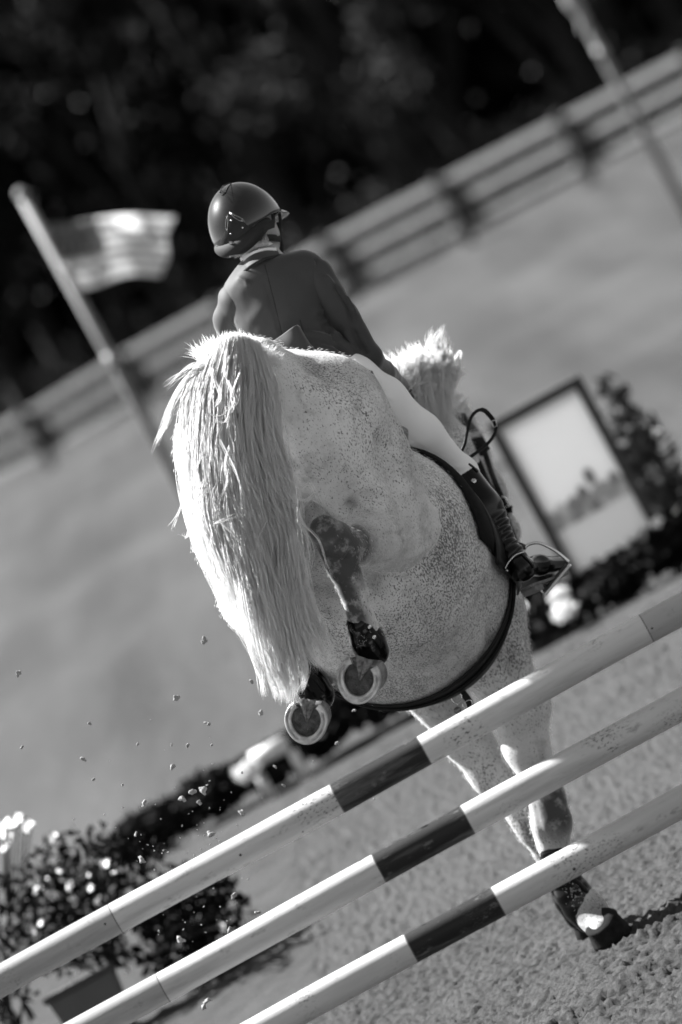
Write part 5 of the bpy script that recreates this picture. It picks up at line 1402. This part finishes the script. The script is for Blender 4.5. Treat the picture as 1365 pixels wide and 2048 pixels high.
for L_ in (0, 1):
    o_ = L_ * Hn
    for k in range(nc):
        f = (o_, o_ + 1 + k, o_ + 1 + (k + 1) % nc); fs.append(f if L_ == 0 else f[::-1])
        for i in range(nr_ - 1):
            a = o_ + 1 + i * nc + k; b_ = o_ + 1 + i * nc + (k + 1) % nc; f = (a, a + nc, b_ + nc, b_); fs.append(f if L_ == 0 else f[::-1])
for k in range(nc):
    a = 1 + (nr_ - 1) * nc + k; b_ = 1 + (nr_ - 1) * nc + (k + 1) % nc; fs.append((a, a + Hn, b_ + Hn, b_))
mb.add(vs, fs)
m_shell, t, b = nodes('helmet_lacquer'); n1 = noise(t, 30, 3)
t.links.new(ramp(t, n1.outputs['Fac'], [(.3, .006), (.7, .009)]), b.inputs['Base Color']); b.inputs['Roughness'].default_value = .4; b.inputs['Coat Weight'].default_value = 1; b.inputs['Coat Roughness'].default_value = .04; b.inputs['Coat IOR'].default_value = 1.55; b.inputs['Specular IOR Level'].default_value = .05
hs = mb.build('helmet', m_shell, rider); HV = bvh_of(hs.data)
# peak
mb = MB(); vs = []; n = 24
for layer in (0, -.006):
    for i in range(n + 1):
        ph = math.radians(-72 + 144 * i / n)
        p0 = hpt(R_(88), ph, 1.0) + FU * layer; L = .062 * math.cos(ph * 1.2) ** .8 if abs(ph * 1.2) < 1.57 else 0
        for j in range(5):
            f = j / 4; vs.append(p0 + (FF * .9 + (p0 - HC).normalized() * .25).normalized() * (L * f) - FU * (.012 * f * f))
W5 = 5; Hh = (n + 1) * 5; fs = []
for i in range(n):
    for j in range(4):
        a = i * 5 + j; fs.append((a, a + 5, a + 6, a + 1)); a += Hh; fs.append((a, a + 1, a + 6, a + 5))
    a = i * 5 + 4; fs.append((a, a + 5, a + 5 + Hh, a + Hh))
mb.add(vs, fs); mb.build('peak', m_shell, hs)
# rear cradle and harness (matt black)
Cc = []
for i in range(13):
    ph = math.radians(112 + 136 * i / 12); thc = hmax(ph) + .06; c_ = -math.cos(ph)
    Cc.append((hpt(thc, ph, .885), ph))
prims = []
for i in range(12):
    w0 = .016 + .020 * max(0, -math.cos(Cc[i][1])); w1 = .016 + .020 * max(0, -math.cos(Cc[i + 1][1]))
    prims.append(cap(Cc[i][0] - FU * w0 * .45, Cc[i + 1][0] - FU * w1 * .45, w0 * .68, w1 * .68, .02))
cr = link('cradle', sdf_mesh('cradle', prims, .005, 2), m_black, hs)
def htube(pts, r, name, mat, parent, n=8):
    mb = MB(); mb.tube(catmull(pts, 5), r, n); return mb.build(name, mat, parent)
def hstrap(pxs, w, th, name, mat, Y=19.47, nv=Vector((.3, -.95, 0))):
    q = catmull([P(x, y, Y_) for x, y, Y_ in pxs], 6); mb = MB(); mb.strap(q, [nv] * len(q), w, th); return mb.build(name, mat, hs)
hstrap([(546, 428, 19.50), (547, 445, 19.50), (545, 462, 19.51), (552, 477, 19.52)], .013, .003, 'harness_strap', m_black)
hstrap([(559, 426, 19.58), (561, 445, 19.58), (560, 470, 19.57), (564, 490, 19.57), (563, 506, 19.57)], .011, .003, 'chin_strap', m_black)
hstrap([(436, 488, 19.50), (470, 492, 19.44), (505, 478, 19.43), (540, 475, 19.47), (560, 478, 19.53)], .022, .004, 'harness_strap', m_black)
def on_h(pts, r, name, mat, n=4, off=.001):
    q = []
    for (x, y) in pts:
        l, nn_ = hit(HV, x, y, 19.42); q.append(l + nn_ * off)
    mb = MB(); mb.tube(q, r, 6); return mb.build(name, mat, hs)
# dark crown-shaped panel at the back with bright edges and rivets
vs = []; nx_ = 30; ny_ = 8
for i in range(nx_ + 1):
    x = 440 + 110 * i / nx_; yt = np.interp(x, [440, 452, 457, 470, 490, 500, 520, 550], [485, 460, 430, 437, 446, 456, 452, 434]); yb = np.interp(x, [440, 470, 500, 550], [492, 487, 474, 455])
    for j in range(ny_ + 1):
        l, nn_ = hit(HV, x, yt + (yb - yt) * j / ny_, 19.42); vs.append(l + nn_ * .0018)
mb = MB(); mb.add(vs, [(i * (ny_ + 1) + j, (i + 1) * (ny_ + 1) + j, (i + 1) * (ny_ + 1) + j + 1, i * (ny_ + 1) + j + 1) for i in range(nx_) for j in range(ny_) if max((vs[i * (ny_ + 1) + j] - vs[(i + 1) * (ny_ + 1) + j + 1]).length, 0) < .03]); mb.build('back_panel', m_black, hs)
on_h([(455, 463), (452, 452), (453, 440), (456, 427), (457, 440), (456, 455), (455, 463)], .0008, 'trim_line', m_steel, off=.002)
on_h([(460, 425), (470, 430), (482, 436), (490, 443), (478, 441), (468, 434), (460, 425)], .0008, 'trim_line', m_steel, off=.002)
for (x, y) in ((464, 441), (486, 455), (463, 467)):
    l, nn_ = hit(HV, x, y, 19.42); mb = MB(); mb.tube([l + nn_ * .004, l + nn_ * .006, l + nn_ * .0065], [.0032, .003, .0006], 12); mb.build('rivet', m_steel, hs)
on_h([(441, 384), (446, 372), (456, 367), (463, 368), (456, 376), (452, 385), (446, 391), (440, 388), (442, 380), (450, 372)], .0016, 'top_vent', m_black, off=.002)
# bun / hair at the nape
m_nape = simple('fair_hair', .45, .5, .25, 60)
rsn = np.random.default_rng(4); hh = []
for k in range(260):
    x = rsn.uniform(472, 535); y0 = 498 - (x - 480) * .32 + rsn.normal() * 3
    p0 = P(x, y0 - 12, 19.455); p1 = P(x + rsn.normal() * 2 + 2, y0 + 4, 19.435); p2 = P(x + rsn.normal() * 6 - 4 * (x < 490), y0 + rsn.uniform(8, 16), 19.45)
    hh.append(np.array([list(p) for p in catmull([p0, p1, p2], 5)]))
link('hair', hair_mesh('hair', hh, .0009), m_nape, rider)
# ------------------------------------------------------------------ clods of sand thrown up by the hooves
m_clod = simple('clod', .26, .95, .35, 60, .6, .003)
protos = []
for k in range(5):
    rs = np.random.default_rng(50 + k)
    pr_ = [cap(rs.normal(size=3) * .3, rs.normal(size=3) * .3, rs.uniform(.35, .6), rs.uniform(.25, .5), .2) for _ in range(4)]
    me = sdf_mesh('clod', pr_, .13, 0, lambda V, F: V + vnormals(V, F) * (fbm(V * 2.2, 3) * .16)[:, None]); me.materials.append(m_clod); protos.append(me)
big = [(408, 1280, 7), (352, 1396, 9), (345, 1532, 8), (168, 1518, 7), (38, 1348, 6), (180, 1447, 4), (522, 1427, 7), (503, 1364, 5), (415, 1448, 6), (376, 1492, 6), (365, 1596, 10), (386, 1585, 8), (407, 1581, 10), (398, 1606, 6), (288, 1606, 6), (188, 1558, 5), (422, 1668, 10), (484, 1626, 8), (285, 1720, 9), (361, 1878, 11), (318, 1862, 4), (416, 2001, 8), (408, 2014, 8), (336, 1776, 8), (451, 1717, 5), (484, 1545, 4), (424, 1490, 4), (276, 1488, 4), (272, 1670, 5), (516, 1824, 6), (550, 1534, 4), (568, 1571, 4), (245, 1570, 4), (710, 1421, 4), (676, 1486, 4), (368, 1920, 4), (460, 1860, 6), (470, 1790, 7), (462, 1700, 6), (344, 1490, 3), (45, 1495, 4)]
clod_labels = {0: 'dark clod of sand flying highest right under the tail', 1: 'oval clod of sand hanging in the air left of the tail tip', 2: 'ragged clod of sand falling above the middle of the flower bush', 16: 'jagged clod of sand just above the top jump pole', 19: 'largest clod of sand between the top and middle poles', 4: 'clod of sand farthest left in the air', 3: 'ring-like clod of sand in front of the grass, lower left'}
rs = np.random.default_rng(77)
allc = [(x, y, r, i) for i, (x, y, r) in enumerate(big)]
for k in range(110):
    x = rs.normal(400, 95); y = 1700 - (x - 380) * .1 + rs.normal(0, 130)
    if y > 1990 or y < 1320 or x < 20: continue
    allc.append((x, y, rs.uniform(.8, 2.4), -1))
for (x, y, r, i) in allc:
    Y = 18.35 + rs.normal() * .35 if r < 8 else 18.1 + rs.uniform(-.2, .3)
    Y = max(Y, 17.9)
    o = bpy.data.objects.new('sand_clod', protos[rs.integers(5)]); COL.objects.link(o)
    o.location = P(x, y, Y); s_ = r / FPX * Y * 1.0; o.scale = (s_ * rs.uniform(.8, 1.3), s_, s_ * rs.uniform(.7, 1.1)); o.rotation_euler = rs.uniform(0, 6.28, 3)
    tag(o, clod_labels.get(i, 'small clod of sand thrown into the air behind the poles' if r > 2.5 else 'tiny crumb of sand thrown into the air behind the poles'), 'sand clod', 'clods of sand in the air')
